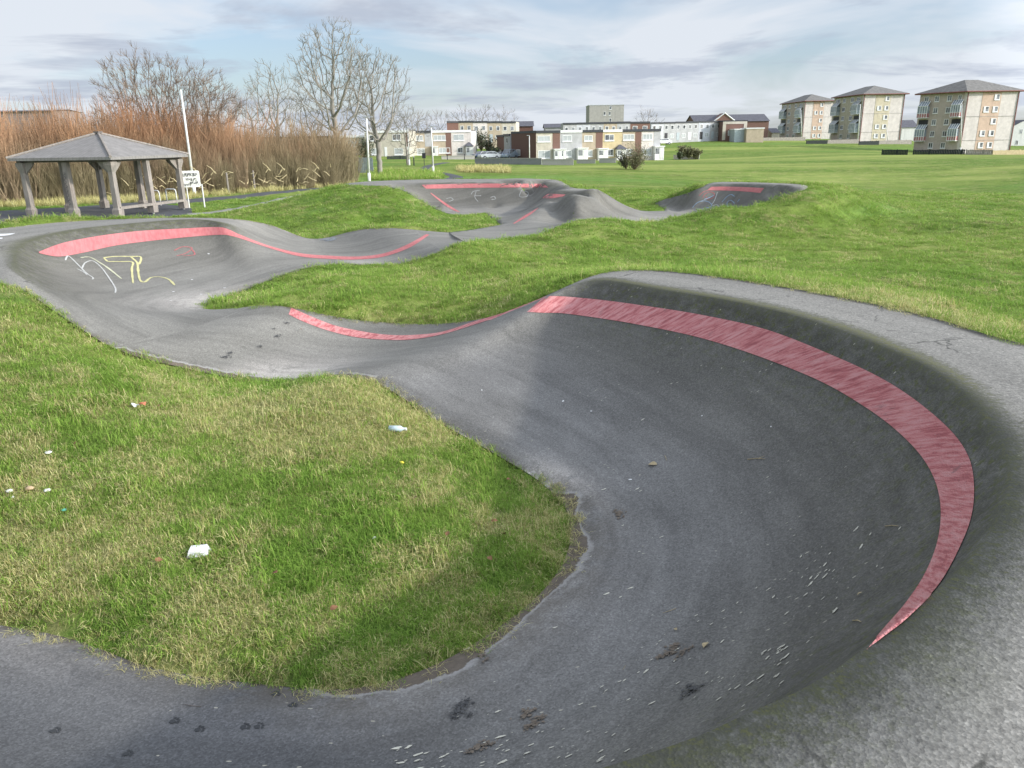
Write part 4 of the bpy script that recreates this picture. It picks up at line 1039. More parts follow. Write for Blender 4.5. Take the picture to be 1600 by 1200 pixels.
# brick gable: a skin on the end house
e = bpy.data.objects['terraced_house']; fg = Fac((A0[0], A0[1], zz0), (GL[0], GL[1], zz0), inward=(1, 0, 0))
fg.box(.02, fg.L-.02, -1.5, H1H+.0, .02, .08).build('brick_gable', BRICK, e); window(fg, fg.L*.62, fg.L*.78, .9, 2.1, e, CURT, False, 0, o=.09); fg.box(.0, fg.L, H1H-.25, H1H+.16, .085, .16).build('fascia', DARKF, e)
G2 = PD(788,248,172); G3 = PD(777,247,182)
house((GL[0]-.3, GL[1]+.2, zz0), (G2[0], G2[1], zz0), (14, 2, 0), 5.0, GREY, 'pale wall of the house behind the brick gable', DARKF, [(.35,.6,3.3,4.4,GLASS,0),(.3,.6,.6,1.8,GLASS,0)], small=True)
house((G2[0], G2[1], zz0), (G3[0], G3[1], zz0), (16, 3, 0), 4.9, BRICK, 'dark brown house farthest back beside the parked cars', DARKF, [(.4,.65,.8,1.9,CURT,0)], small=True)
# left terrace
A1 = PD(644,246,172); B1 = PD(737,244.5,174); z1 = (A1[2]+B1[2])/2; A1 = (A1[0], A1[1], z1); B1 = (B1[0], B1[1], z1); D1 = (.8, 9, 0)
for t0, t1, wm, fa_, wi, pa, po_, lab in [
 (0,.33, TAN, DARKF, [(.05,.6,3.4,4.5,CURT,2),(.1,.65,.5,1.9,CURT,2)], [(.68,1,2.2,5,GREY)], (-.25,0.02,2.1,FRAME,False), 'tan terraced house left of the white lamp post, with a wide lower window'),
 (.33,.665, TAN, FRAME, [(.12,.72,3.4,4.5,CURT,2),(.35,.92,.8,1.9,CURT,2)], [(.72,1,.2,5,BRICKR)], (.0,.3,2.1,FRAME,False), 'tan and brick terraced house under a white fascia behind the lamp post'),
 (.665,1, PINK, FRAME, [(.12,.64,3.3,4.6,CURT,1),(.30,.56,.8,1.9,GLASS,1)], [], (.70,1.06,2.1,FRAME,True), 'pinkish terraced house ending the left terrace, with a hipped porch')]:
    house(lerp(A1, B1, t0), lerp(A1, B1, t1), D1, 5.3, wm, lab, fa_, wi, None, pa, po_)
A2 = PD(572,246,164); B2 = PD(641,246,164); z2_ = (A2[2]+B2[2])/2
for t0, t1, wm, wi, lab in [(0,.5, CREAM, [(.2,.6,3.3,4.4,GLASS,1),(.25,.65,.6,1.8,CURT,1)], 'cream terraced house seen through the right-hand bare tree'), (.5,1, CREAM, [(.25,.62,3.3,4.5,GLASS,1),(.3,.7,.5,1.8,CURT,1)], 'cream terraced house standing forward between the bare tree and the lamp post')]:
    a = lerp((A2[0],A2[1],z2_), (B2[0],B2[1],z2_), t0); b = lerp((A2[0],A2[1],z2_), (B2[0],B2[1],z2_), t1)
    house(a, b, (.5, 9, 0), 5.1, wm, lab, FRAME, wi, (.86,.97,FRAME), [(.84,.995,2.1,4.7,BRICKR)] if t0 else [])
for k, (u0, u1) in enumerate(((470,520),(520,572),(410,470))):
    a = PD(u0,246,168); b = PD(u1,246,168)
    house((a[0],a[1],-1), (b[0],b[1],-1), (0, 9, 0), 5.4, (TAN, CREAM, GREY)[k], ('tan terraced house behind the trunk of the tallest tree','cream terraced house between the two tall bare trees','grey terraced house mostly hidden by the thicket')[k], (DARKF, FRAME, DARKF)[k], [(.15,.42,3.3,4.4,CURT,1),(.58,.85,3.3,4.4,CURT,1)], small=True)
# back rows
def row(u0, v0, Y0, u1, v1, Y1, n, h, mats, labs, dvec, fas=None, group='terraced houses on the far rise', bot=0, wz=(3.0, 4.1), low=True):
    a = PD(u0, v0, Y0); b = PD(u1, v1, Y1); zt = None
    for k in range(n):
        p, q = lerp(a, b, k/n), lerp(a, b, (k+1)/n); zb = (p[2]+q[2])/2-h
        wi = [(.12,.36,*wz,GLASS,0),(.62,.86,*wz,GLASS,0)]+([(.55,.88,.6,1.8,CURT,1)] if low else [])
        house((p[0], p[1], zb), (q[0], q[1], zb), dvec, h, mats[k % len(mats)], labs[k], (fas or [DARKF])[k % len(fas or [1])], wi, (.12,.36,(FRAME, BLACKM, GREYB)[k % 3]) if low else None, small=True, group=group)
row(716,189.5,214, 806,190.5,216, 4, 5.2, [TAN, PINK, TAN, CREAM], ['tan house at the left of the raised back row, next to its brown end wall','pinkish house second from the left in the raised back row','tan house third from the left in the raised back row','cream house at the right of the raised back row'], (1, 9, 0))
a = PD(698,190,212); b = PD(716,189.7,214); house((a[0],a[1],a[2]-5.2), (b[0],b[1],a[2]-5.2), (1, 9, 0), 5.2, BRICK, 'dark brown windowless end of the raised back row', DARKF, small=True, group='terraced houses on the far rise')
row(880,193,200, 985,190.5,203, 5, 5.0, [GREY, LGREY, GREY, TAN, GREY], ['grey house peeping over the middle terrace, farthest left','pale house peeping over the middle terrace, second from left','grey house peeping over the middle terrace under the tower','tan house peeping over the middle terrace just right of the tower','grey house peeping over the middle terrace beside the brick one'], (0, 9, 0))
row(985,190.7,203, 1016,191,204, 1, 5.0, [BRICKR], ['brick house with a white window peeping over the middle terrace'], (0, 9, 0))
row(1018,192,228, 1128,189,238, 6, 4.9, [LGREY, GREY, GREY, GREY, LGREY, GREY], ['pale grey house at the left end of the far right row','grey house second from left in the far right row','grey house third from left in the far right row','grey house fourth from left in the far right row, dark doors','pale house fifth from left in the far right row','grey house at the right end of the row, against the brick gable'], (1, 9, 0))
def block(u0, u1, vt, vb, Y, depth, mat, name, lab, cat, roofm=DARKF, Y2=None):
    a = PD(u0, vb, Y); b = PD(u1, vb, Y2 or Y); t = PD(u0, vt, Y); fc = Fac(a, (b[0], b[1], a[2])); h = t[2]-fc.zb
    e = empty(name, (a[0], a[1], fc.zb), lab, cat); fc.box(0, fc.L, -3, h, -depth, 0).build('wall', mat, e); fc.box(-.15, fc.L+.15, h+.002, h+.3, -depth-.1, .15).build('roof', roofm, e)
    return e, fc, h
e, fc, h = block(1128,1165.5,190,219,233,8, BRICKR, 'gable_house', 'red brick gable end with pale borders at the end of the far row', 'house')
fc.box(0, .9, 0, h, .01, .1).build('border', CREAM, e); fc.box(fc.L-.9, fc.L, 0, h, .01, .1).build('border', CREAM, e); fc.box(.9, fc.L-.9, h-.7, h, .01, .1).build('border', CREAM, e); window(fc, 1.6, 2.9, 1.2, 2.6, e, CURT, False, 0, o=.02)
e, fc, h = block(1147,1164,203,219,228,5, GREYB, 'garage', 'low grey-green garage beside the brick gable', 'garage', FRAME)
e, fc, h = block(1165.5,1192.5,201.5,219,226,6, TAN, 'garage', 'low tan block with a white roof edge right of the grey-green garage', 'garage', FRAME)
e, fc, h = block(920.5,974,165,205,330,14, CONC, 'tower_block', 'plain concrete tower block rising behind the middle terrace', 'tower block', LGREY)
hh = h
for x, z in ((.58,.80),(.41,.52),(.56,.52),(.58,.2)): 
    zq = h-(1-z)*8; window(fc, fc.L*x, fc.L*(x+.065), zq, zq+1.4, e, GLASS, True, 0)
fs = Fac((fc.A.x, fc.A.y, fc.zb), (fc.A.x-.9, fc.A.y+8, fc.zb), inward=(1, 0, 0))
def gabled(u0, u1, ve, vr, vb, Y, depth, mat, name, lab, roofm=SLATE, cross=None, dirx=True):
    a = PD(u0, vb, Y); b = PD(u1, vb, Y); ze = PD(u0, ve, Y)[2]-a[2]; zr = PD(u0, vr, Y)[2]-a[2]; fc = Fac(a, (b[0], b[1], a[2])); L = fc.L
    e = empty(name, (a[0], a[1], fc.zb), lab, 'house'); 
    if dirx:
        mb = MB(); fc.box(0, L, -3, ze, -depth, 0, mb); mb.add([tuple(fc.pt(0, ze, 0)), tuple(fc.pt(0, ze, -depth)), tuple(fc.pt(0, zr-.15, -depth/2)), tuple(fc.pt(L, ze, 0)), tuple(fc.pt(L, ze, -depth)), tuple(fc.pt(L, zr-.15, -depth/2))], [(0,1,2),(3,5,4)]); mb.build('wall', mat, e)
        MB().add([tuple(fc.pt(-.3, ze-.1, .4)), tuple(fc.pt(L+.3, ze-.1, .4)), tuple(fc.pt(L+.3, zr, -depth/2)), tuple(fc.pt(-.3, zr, -depth/2)), tuple(fc.pt(-.3, ze-.1, -depth-.4)), tuple(fc.pt(L+.3, ze-.1, -depth-.4))], [(0,1,2,3),(3,2,5,4)]).build('roof', roofm, e)
    else:
        mb = MB(); fc.box(0, L, -3, ze, -depth, 0, mb); mb.add([tuple(fc.pt(0, ze, 0)), tuple(fc.pt(L, ze, 0)), tuple(fc.pt(L/2, zr-.15, 0))], [(0,1,2)]); mb.build('wall', mat, e)
        MB().add([tuple(fc.pt(-.4, ze-.2, .3)), tuple(fc.pt(L/2, zr, .3)), tuple(fc.pt(L/2, zr, -depth)), tuple(fc.pt(-.4, ze-.2, -depth)), tuple(fc.pt(L+.4, ze-.2, .3)), tuple(fc.pt(L+.4, ze-.2, -depth))], [(0,1,2,3),(1,4,5,2)]).build('roof', roofm, e)
    return e, fc, ze, zr
e, fc, ze, zr = gabled(1084,1199,190.5,179,222,262,13, BRICKR, 'long_roofed_hall', 'long dark-roofed building with a white-edged gable behind the far row', SLATE)
cx_ = fc.L*.39; gm_ = [fc.pt(cx_-3.5, ze+.0, .6), fc.pt(cx_+3.5, ze+.0, .6), fc.pt(cx_, zr+.3, .6)]
MB().add([tuple(p) for p in gm_]+[tuple(p-fc.n*6) for p in gm_], [(0,1,2),(0,2,5,3),(1,4,5,2)]).build('front_gable', BRICKR, e)
mb = MB(); mb.tube([tuple(gm_[0]+fc.n*.1), tuple(gm_[2]+fc.n*.1), tuple(gm_[1]+fc.n*.1)], .22, 4); mb.build('verge_board', FRAME, e)
fc.box(0, 3, -2, ze, .02, .1).build('wall_panel', WHITEW, e)
gabled(805,833,197,189,215,232,9, BRICK, 'gabled_house', 'dark gabled roof just right of the raised back row')
gabled(852,884,199,193,215,225,9, GREY, 'gabled_house', 'low dark gabled roof left of the tower block')
gabled(1205,1217,207,200,222,270,9, CREAM, 'gabled_house', 'tiny cream house between the hall and the flats')
gabled(1406,1431,199,187.5,226,285,10, WHITEW, 'gabled_house', 'white house with dark roof between the two right-hand blocks of flats')
e, fc, ze, zr = gabled(1577,1612,197,187.5,232,245,10, WHITEW, 'gabled_house', 'white gable house at the right edge behind the last flats', SLATE, dirx=False)
for x, z in ((.33, 4.6), (.22, 1.4)): window(fc, fc.L*x, fc.L*(x+.13), z-.4, z+1.0, e, GLASS, False, 1)
gabled(-60,92,175,172,225,150,10, simple('hazy_roof', (.24, .20, .19)), 'gabled_house', 'dark flat roof showing over the thicket at far left')

# ------------------------------------------------------------------ five-storey flats
def flats(cu, cvb, cvt, lu, lvb, ru, rvb, Yc, Yl, Yr, accent, side, lab, redp):
    C_ = PD(cu, cvb, Yc); L_ = PD(lu, lvb, Yl); R_ = PD(ru, rvb, Yr); zb = C_[2]; H_ = PD(cu, cvt, Yc)[2]-zb
    C_ = Vector((C_[0], C_[1], zb)); L_ = Vector((L_[0], L_[1], zb)); R_ = Vector((R_[0], R_[1], zb)); K_ = L_+R_-C_
    e = empty('block_of_flats', tuple(C_), lab, 'block of flats', 'five-storey blocks of flats')
    up = lambda p, z: (p.x, p.y, zb+z)
    MB().hexa([up(p, -3) for p in (C_, R_, K_, L_)], [up(p, H_) for p in (C_, R_, K_, L_)]).build('wall', PINK, e)
    inn = (C_+K_)/2-C_
    fr = Fac(C_, R_, zb, inward=inn); fl = Fac(L_, C_, zb, inward=inn)
    fl.box(.02, fl.L-.5, -2, H_-.01, .0, .05).build('shaded_side', side, e)  # left face coloured darker, standing in for shade
    s = H_/5.0
    # roof
    cen = (C_+K_)/2; ex = .9
    ring = [p+(p-cen).normalized()*ex*1.4 for p in (C_, R_, K_, L_)]
    r1 = cen+(((C_+R_)/2)-cen)*.30; r2 = cen+(((L_+K_)/2)-cen)*.30
    if (R_-C_).length > (L_-C_).length: r1 = cen+(((C_+L_)/2)-cen)*.25; r2 = cen+(((R_+K_)/2)-cen)*.25
    ro = MB(); v = [up(p, H_+.28) for p in ring]+[up(p, H_+.02) for p in ring]
    if (R_-C_).length > (L_-C_).length: 
        v += [up(r1, H_+3.0), up(r2, H_+3.0)]; fcs = [(0,1,9,8),(1,2,9),(2,3,8,9),(3,0,8)]
    else:
        v += [up(r1, H_+3.0), up(r2, H_+3.0)]; fcs = [(0,1,8),(1,2,9,8),(2,3,9),(3,0,8,9)]
    ro.add(v, fcs+[(4,5,1,0),(5,6,2,1),(6,7,3,2),(7,4,0,3),(7,6,5,4)]); rob = ro.build('roof', TILE, e)
    gt = MB(); 
    for k in range(4): 
        a, b = Vector(v[k]), Vector(v[(k+1) % 4]); gt.tube([a-Vector((0,0,.14)), b-Vector((0,0,.14))], .16, 4)
    gt.build('gutter', TRIMR, rob)
    # front: accent band with windows
    W_ = fr.L; fr.box(W_*.30, W_*.66, .02, H_-.05, .0, .05).build('accent_band', accent, e)
    for z in (s*1.0, s*3.0): fr.box(.05, W_-.05, z-.04, z+.04, .052, .09).build('floor_line', CONC, e)
    for k, cols in enumerate(((0, 1), (0, 1), (1,), (0, 1), (1,))):
        for c in cols:
            x = W_*(.36 if c == 0 else .535); z = s*k+.95
            w_ = window(fr, x, x+W_*.095, z, z+1.25, e, GLASS, True, 0, t=.12, o=.05); fr.box(x-.1, x+W_*.03, z, z+1.25, .11, .16).build('curtain', FRAME, w_)
    for x in (.15, W_-.25): fr.box(x, x+.16, -.3, H_, .05, .2).build('downpipe', TRIMR, e)
    # side: windows in the middle, glazed balconies at both ends
    W2 = fl.L
    for k in range(5):
        for x in (.33, .60):
            z = s*k+.95; w_ = window(fl, W2*x, W2*(x+.10), z, z+1.3, e, GLASS, True, 1, t=.10, o=.05)
    for x0, x1 in ((.04, .25), (.76, .95)):
        for k in (1, 3):
            z = s*k-.1; b_ = fl.box(W2*x0, W2*x1, z, z+.16, .06, 1.3).build('balcony', FRAME, e)
            fl.box(W2*x0+.04, W2*x1-.04, z+.162, z+1.1, .06, 1.25).build('balcony_panel', REDB if redp else GREYB, b_)
            fl.box(W2*x0+.06, W2*x1-.06, z+1.102, z+2.7, .06, 1.22).build('balcony_glazing', GLASSB, b_)
            n_ = 4; mb = MB()
            for j in range(n_+1):
                x = W2*x0+(W2*(x1-x0))*j/n_; fl.box(x-.05, x+.05, z+.162, z+2.75, 1.2, 1.3, mb)
                a, b = fl.pt(x, z+2.75, 1.25), fl.pt(x, z+3.9, .1); mb.tube([a, b], .07, 4)
            fl.box(W2*x0, W2*x1, z+1.05, z+1.16, 1.22, 1.31, mb); fl.box(W2*x0, W2*x1, z+2.68, z+2.8, 1.22, 1.31, mb); mb.build('balcony_frame', FRAME, b_)
            MB().add([tuple(fl.pt(W2*x0, z+2.78, 1.2)), tuple(fl.pt(W2*x1, z+2.78, 1.2)), tuple(fl.pt(W2*x1, z+3.9, .08)), tuple(fl.pt(W2*x0, z+3.9, .08))], [(0,1,2,3)]).build('glass_roof', GLASSB, b_)
        for k in (0, 2): fl.box(W2*x0, W2*x1, s*k+.3, s*k+2.2, .052, .08).build('recess_shade', BLACKM if k else SHADEW, e)  # flat panels toned as the shade inside open recesses
        window(fl, W2*x0+.7, W2*x1-.5, s*4+1.1, s*4+2.2, e, GLASS, False, 1, t=.1, o=.05)
    return e
flats(1497.5,238,144.5, 1426,240.5, 1577,239, 190,199,191, PINKD, SHADEW, 'largest, nearest block of flats with red balcony panels', True)
flats(1341.5,221,148.5, 1297,221, 1405,221, 247,266,248, OCHRE, OLIVE, 'middle block of flats with ochre panels and grey balconies', False)
flats(1252,219,159, 1217.5,217.5, 1298,219.5, 305,328,306, PINKD, SHADEW, 'smallest, farthest block of flats with rose panels', False)

# ------------------------------------------------------------------ walls and fences
WOODF = simple('grey_fence_wood', (.27, .25, .22), .9, .25, 3); WOODN = simple('new_fence_wood', (.52, .43, .26), .85, .15, 3); BLACKF = simple('dark_fence', (.025, .032, .03), .8, .3, 3); WALLC = bmat('garden_wall_render', (.40, .385, .35)); WALLG = bmat('garden_wall_grey', (.27, .27, .27))
def fence(u0, u1, vt, vb, Y0, Y1, mat, lab, name='garden_fence', cat='fence', boards=True, vb1=None, th=.08, cap=False):
    a = march(u0, vb, Y0); b = march(u1, vb1 or vb, Y1); h = (vb-vt)*a[1]/1321
    fc = Fac(a, (b[0], b[1], b[2]), base=min(a[2], b[2])); e = empty(name, (a[0], a[1], fc.zb), lab, cat)
    if boards:
        mb = MB(); x = 0; r_ = random.Random(int(u0))
        while x < fc.L-.1: fc.box(x, min(x+.22, fc.L), -1.5, h+r_.uniform(-.03, .03), 0, .03+r_.uniform(0, .01), mb); x += .25
        mb.build('boards', mat, e); mb = MB(); fc.box(0, fc.L, h*.25, h*.33, -.06, -.002, mb); fc.box(0, fc.L, h*.75, h*.83, -.06, -.002, mb); mb.build('rail', mat, e)
        x = 0
        while x < fc.L: fc.box(x, x+.12, -1.5, h+.08, -.18, -.065).build('post', mat, e); x += max(2.4, fc.L/14)
    else:
        fc.box(0, fc.L, -1.5, h, -th, 0).build('wall', mat, e); fc.box(-.05, fc.L+.05, h+.002, h+.1, -th-.05, .05).build('coping', WALLC, e)
    return e
fence(1190,1258,214,220,272,300, WOODF, 'grey board fence left of the smallest flats')
fence(1260,1292,219,225,292,292, BLACKF, 'black fence in front of the smallest flats')
fence(1293,1342,217.5,224.5,268,240, WOODF, 'grey board fence before the side of the middle flats')
fence(1342,1373,220,226.5,238,238, BLACKF, 'black fence in front of the middle flats')
fence(1373,1424,218.5,225.5,237,250, WOODF, 'weathered fence right of the middle flats')
fence(1377,1418,234,242,186,183, BLACKF, 'black fence left of the largest flats')
fence(1426,1508,233.5,241.5,184,182, BLACKF, 'long black fence in front of the largest flats')
fence(1508,1550,236.5,244.5,181,178, WOODF, 'weathered grey-tan fence right of the black one', vb1=245)
fence(1550,1600,238.5,246,178,179, WOODN, 'pale new wooden fence at the right edge')
WL = dict(name='garden_wall', cat='wall', boards=False)
fence(742,846,247,256,150,138, WALLG, 'grey block garden wall leading to the brick gable', vb1=257.5, **WL)
fence(847,896,249.5,258,138,139, WALLC, 'pale rendered garden wall at the foot of the cream end house', **WL)
fence(901,930,250,255.5,141,141, WALLC, 'pale low garden wall in front of the tan house with the double door', **WL)
fence(936,962,248,254.5,142,142, WALLC, 'low garden wall left of the round bush', **WL)
fence(690,742,243.5,249,164,164, WALLC, 'low garden wall in front of the left terrace', **WL)
fence(1052,1092,243,249,148,148, WALLC, 'low white wall under the shrubs right of the middle terrace', **WL)
fence(1058,1100,215,221,218,220, WALLC, 'low pale wall in front of the far right row', **WL)
fence(605,640,243,249,160,160, BLACKF, 'dark low fence below the forward cream house', vb1=249)
fence(560,584,246,270,90,96, simple('blue_grey_board', (.26,.30,.33), .8), 'blue-grey board gate at the end of the thicket', name='board_gate', cat='gate')
# chain-link posts in front of the thicket
for k, (u, v) in enumerate(((392,300),(434,296),(476,293),(350,304),(512,290))):
    p = P(u, v, 0); o = MB().tube([(0, 0, -.2), (0, 0, 1.35)], .06, 6).build('fence_post', OAK, None, False, None); o.location = (p[0], p[1]+.9, 0)
    tag(o, 'short grey timber post at the foot of the thicket beside the path', 'fence post', 'timber posts along the thicket')
# dog bin and bollards
p = PD(663,257,116); e = empty('litter_bin', p, 'small dark bin on a post beside the far path', 'litter bin'); loc_build(MB().tube([(0,0,-.3),(0,0,1.0)], .05, 6), 'post', BLACKM, e); loc_build(MB().box((0,0,1.2),(.5,.35,.65)).box((0,0,1.56),(.56,.4,.06)), 'bin', BLACKM, e)
for u, v, Y, lab in ((647,258,116,'dark bollard left of the small bin'), (699,250,150,'dark bollard in front of the hipped porch'), (726,250,150,'dark bollard at the right end of the left terrace')):
    p = PD(u, v, Y); e = empty('bollard', p, lab, 'bollard'); loc_build(MB().tube([(0,0,-.3),(0,0,1.1)], .08, 8), 'post', BLACKM, e); loc_build(MB().tube([(0,0,1.1),(0,0,1.2)], [.11,.06], 8), 'cap', METAL, e)

# ------------------------------------------------------------------ cars
TYRE = simple('tyre', (.02, .02, .02), .8)
def carmat(name, c): 
    m = simple(name, c, .3, .06, .5); m.node_tree.nodes['Principled BSDF'].inputs['Coat Weight'].default_value = .5; return m
def car(u, v, Y, ang, mat, lab, tall=0):
    p = PD(u, v, Y); e = empty('parked_car', p, lab, 'car', 'parked cars near the houses'); e.rotation_euler = (0, 0, R(ang))
    prof = [(-2.05,.35),(-2.1,.62),(-2.0,.88),(-1.15,.98),(-.55,1.42+tall),(.95+tall,1.45+tall),(1.75+tall*.5,.98+tall*.3),(2.05,.90),(2.1,.5),(2.0,.33)]
    hw = .86; mb = MB(); n = len(prof); ins = [0,0,0,.04,.16,.16,.06,0,0,0]
    mb.add([(x, -hw+i_, z) for (x, z), i_ in zip(prof, ins)]+[(x, hw-i_, z) for (x, z), i_ in zip(prof, ins)], [tuple(range(n)), tuple(range(n, 2*n))[::-1]]+[(k, n+k, n+(k+1) % n, (k+1) % n) for k in range(n)])
    loc_build(mb, 'body', mat, e)
    g = MB(); q = [(-1.02,1.0),(-.55,1.36+tall),(.9+tall,1.38+tall),(1.5+tall*.5,1.0)]
    for s in (-1, 1): g.add([(x, s*(hw-i_+.01), z) for (x, z), i_ in zip(q, (.045,.15,.15,.06))], [(0,1,2,3)])
    g.add([(-1.14,-.74,1.0),(-1.14,.74,1.0),(-.6,.64,1.4+tall),(-.6,-.64,1.4+tall)], [(0,1,2,3)]); g.add([(1.74+tall*.5,-.72,1.0),(1.74+tall*.5,.72,1.0),(1.0+tall,.62,1.42+tall),(1.0+tall,-.62,1.42+tall)], [(0,1,2,3)])
    loc_build(g, 'window', GLASS, e)
    for x in (-1.3, 1.3):
        for s in (-1, 1): w_ = loc_build(MB().tube([(x, s*.70, .32), (x, s*.90, .32)], .32, 14), 'wheel', TYRE, e); loc_build(MB().tube([(x, s*.901, .32), (x, s*.915, .32)], .18, 10), 'rim', METAL, w_)
    for s in (-.6, .6): loc_build(MB().box((-2.08, s, .72), (.08, .32, .16)), 'headlight', FRAME, e); loc_build(MB().box((2.085, s, .78), (.06, .28, .16)), 'tail_light', TRIMR, e)
car(754,248,158,35, carmat('blue_car', (.07,.10,.17)), 'dark blue parked car farthest left by the left terrace')
car(764,248.5,156,28, carmat('white_car', (.70,.70,.70)), 'white parked car between the dark blue one and the hedge')
car(785,248.5,160,35, carmat('navy_car', (.05,.06,.09)), 'dark parked car just left of the grey van by the gable')
car(795,248,158,60, carmat('silver_van', (.30,.36,.42)), 'tall grey-blue parked van against the brick gable', .35)
car(1036,226,200,12, carmat('white_hatch', (.75,.75,.75)), 'white parked car on the slope right of the middle terrace')

# ------------------------------------------------------------------ trees and shrubs
def bark(name, lo, hi, top=None, z0=1, z1=5):
    m, nt, b = newmat(name); p = wpos(nt); f = noise(nt, p, .6, 5, .7); c = ramp(nt, f, [(.3, lo), (.7, hi)])
    if top:
        sx = nt.nodes.new('ShaderNodeSeparateXYZ'); lk(nt, p, sx.inputs[0]); mr = nt.nodes.new('ShaderNodeMapRange'); mr.inputs['From Min'].default_value = z0; mr.inputs['From Max'].default_value = z1; lk(nt, sx.outputs[2], mr.inputs[0])
        c = mix(nt, math_(nt, 'MULTIPLY', mr.outputs[0], ramp(nt, noise(nt, p, .22, 4, .6), [(.36, g3(.25)), (.56, g3(1))])), c, top)
    lk(nt, c, b.inputs['Base Color']); b.inputs['Roughness'].default_value = .85; b.inputs['Specular IOR Level'].default_value = .2; return m
BARK = bark('bark', (.13, .115, .095), (.23, .205, .17)); BARKB = bark('brown_twigs', (.15, .115, .085), (.25, .195, .15))
REDS = bark('red_stems', (.15, .115, .07), (.29, .22, .14), (.41, .215, .115), 1.2, 5.4); BRNS = bark('olive_stems', (.15, .125, .07), (.31, .26, .155), (.32, .20, .12), 1.5, 5)
PALEW = simple('split_wood', (.62, .52, .30), .8, .2, 4); EVER = simple('evergreen_leaf', (.07, .085, .045), .6, .4, 1.5); OLIVEL = simple('olive_leaf', (.15, .15, .075), .6, .4, 1.5)
def grow(mb, r_, p, d, L, rad, lvl, maxl, tmb, spread=.55, upb=.25, rmin=.018, nseg=4, kids=3):
    pts = [p.copy()]; rads = [rad]; step = L/nseg; dd = d.copy(); rend = max(rmin, rad*.55)
    for i in range(nseg):
        dd = (dd+Vector((r_.gauss(0, .16), r_.gauss(0, .16), r_.gauss(0, .10)+upb*.12))).normalized(); p = p+dd*step; pts.append(p.copy()); rads.append(rad+(rend-rad)*(i+1)/nseg)
    (mb if lvl <= 1 else tmb).tube(pts, rads, 6 if lvl <= 1 else 3, False)
    if lvl >= maxl: return
    nk = kids+(1 if r_.random() < .5 else 0)
    for k in range(nk):
        t = 1.0 if k == 0 else r_.uniform(.35, 1.0); i = min(nseg-1, int(t*nseg)); q = pts[i]+(pts[i+1]-pts[i])*(t*nseg-i) if t < 1 else pts[-1]
        ax = Vector((r_.gauss(0, 1), r_.gauss(0, 1), r_.gauss(0, .5))); ax = (ax-dd*ax.dot(dd)).normalized()
        sp = spread*(.5 if k == 0 else r_.uniform(.8, 1.4)); nd_ = (dd*math.cos(sp)+ax*math.sin(sp)+Vector((0, 0, upb*.5))).normalized()
        grow(mb, r_, q, nd_, L*r_.uniform(.62, .86), rend*(.95 if k == 0 else .7), lvl+1, maxl, tmb, spread, upb, rmin, nseg, kids)
def bare_tree(u, v, Y, H_, seed, lab, leaders, maxl=5, mat=None, rad=None, trunk=.22, rmin=.02, spread=.5, upb=.3, name='bare_tree', kids=3, squash=1, width=None):
    p = PD(u, v, Y); e = empty(name, p, lab, 'tree'); r_ = random.Random(seed); mb = MB(); tmb = MB(); rad = rad or H_*.022
    th = H_*trunk; pts = [Vector((0, 0, -.5)), Vector((0, 0, th*.5)), Vector((r_.uniform(-.1, .1), 0, th))]; mb.tube(pts, [rad*1.35, rad*1.05, rad*.95], 9, False)
    for (dx, dy, Lf, rf) in leaders:
        grow(mb, r_, pts[-1].copy(), Vector((dx, dy, 1)).normalized(), H_*Lf, rad*rf, 1, maxl, tmb, spread, upb, rmin, 4, kids)
    zmax = max(v_[2] for v_ in tmb.V); k = H_/zmax; xs_ = sorted(v_[0] for v_ in tmb.V); w0 = xs_[int(len(xs_)*.985)]-xs_[int(len(xs_)*.015)]; squash = width/(w0*k) if width else squash
    for m_ in (mb, tmb): m_.V = [(a*k*squash, b*k*squash, c*k) for a, b, c in m_.V]
    loc_build(mb, 'trunk', mat or BARK, e, True); loc_build(tmb, 'crown', mat or BARK, e); return e

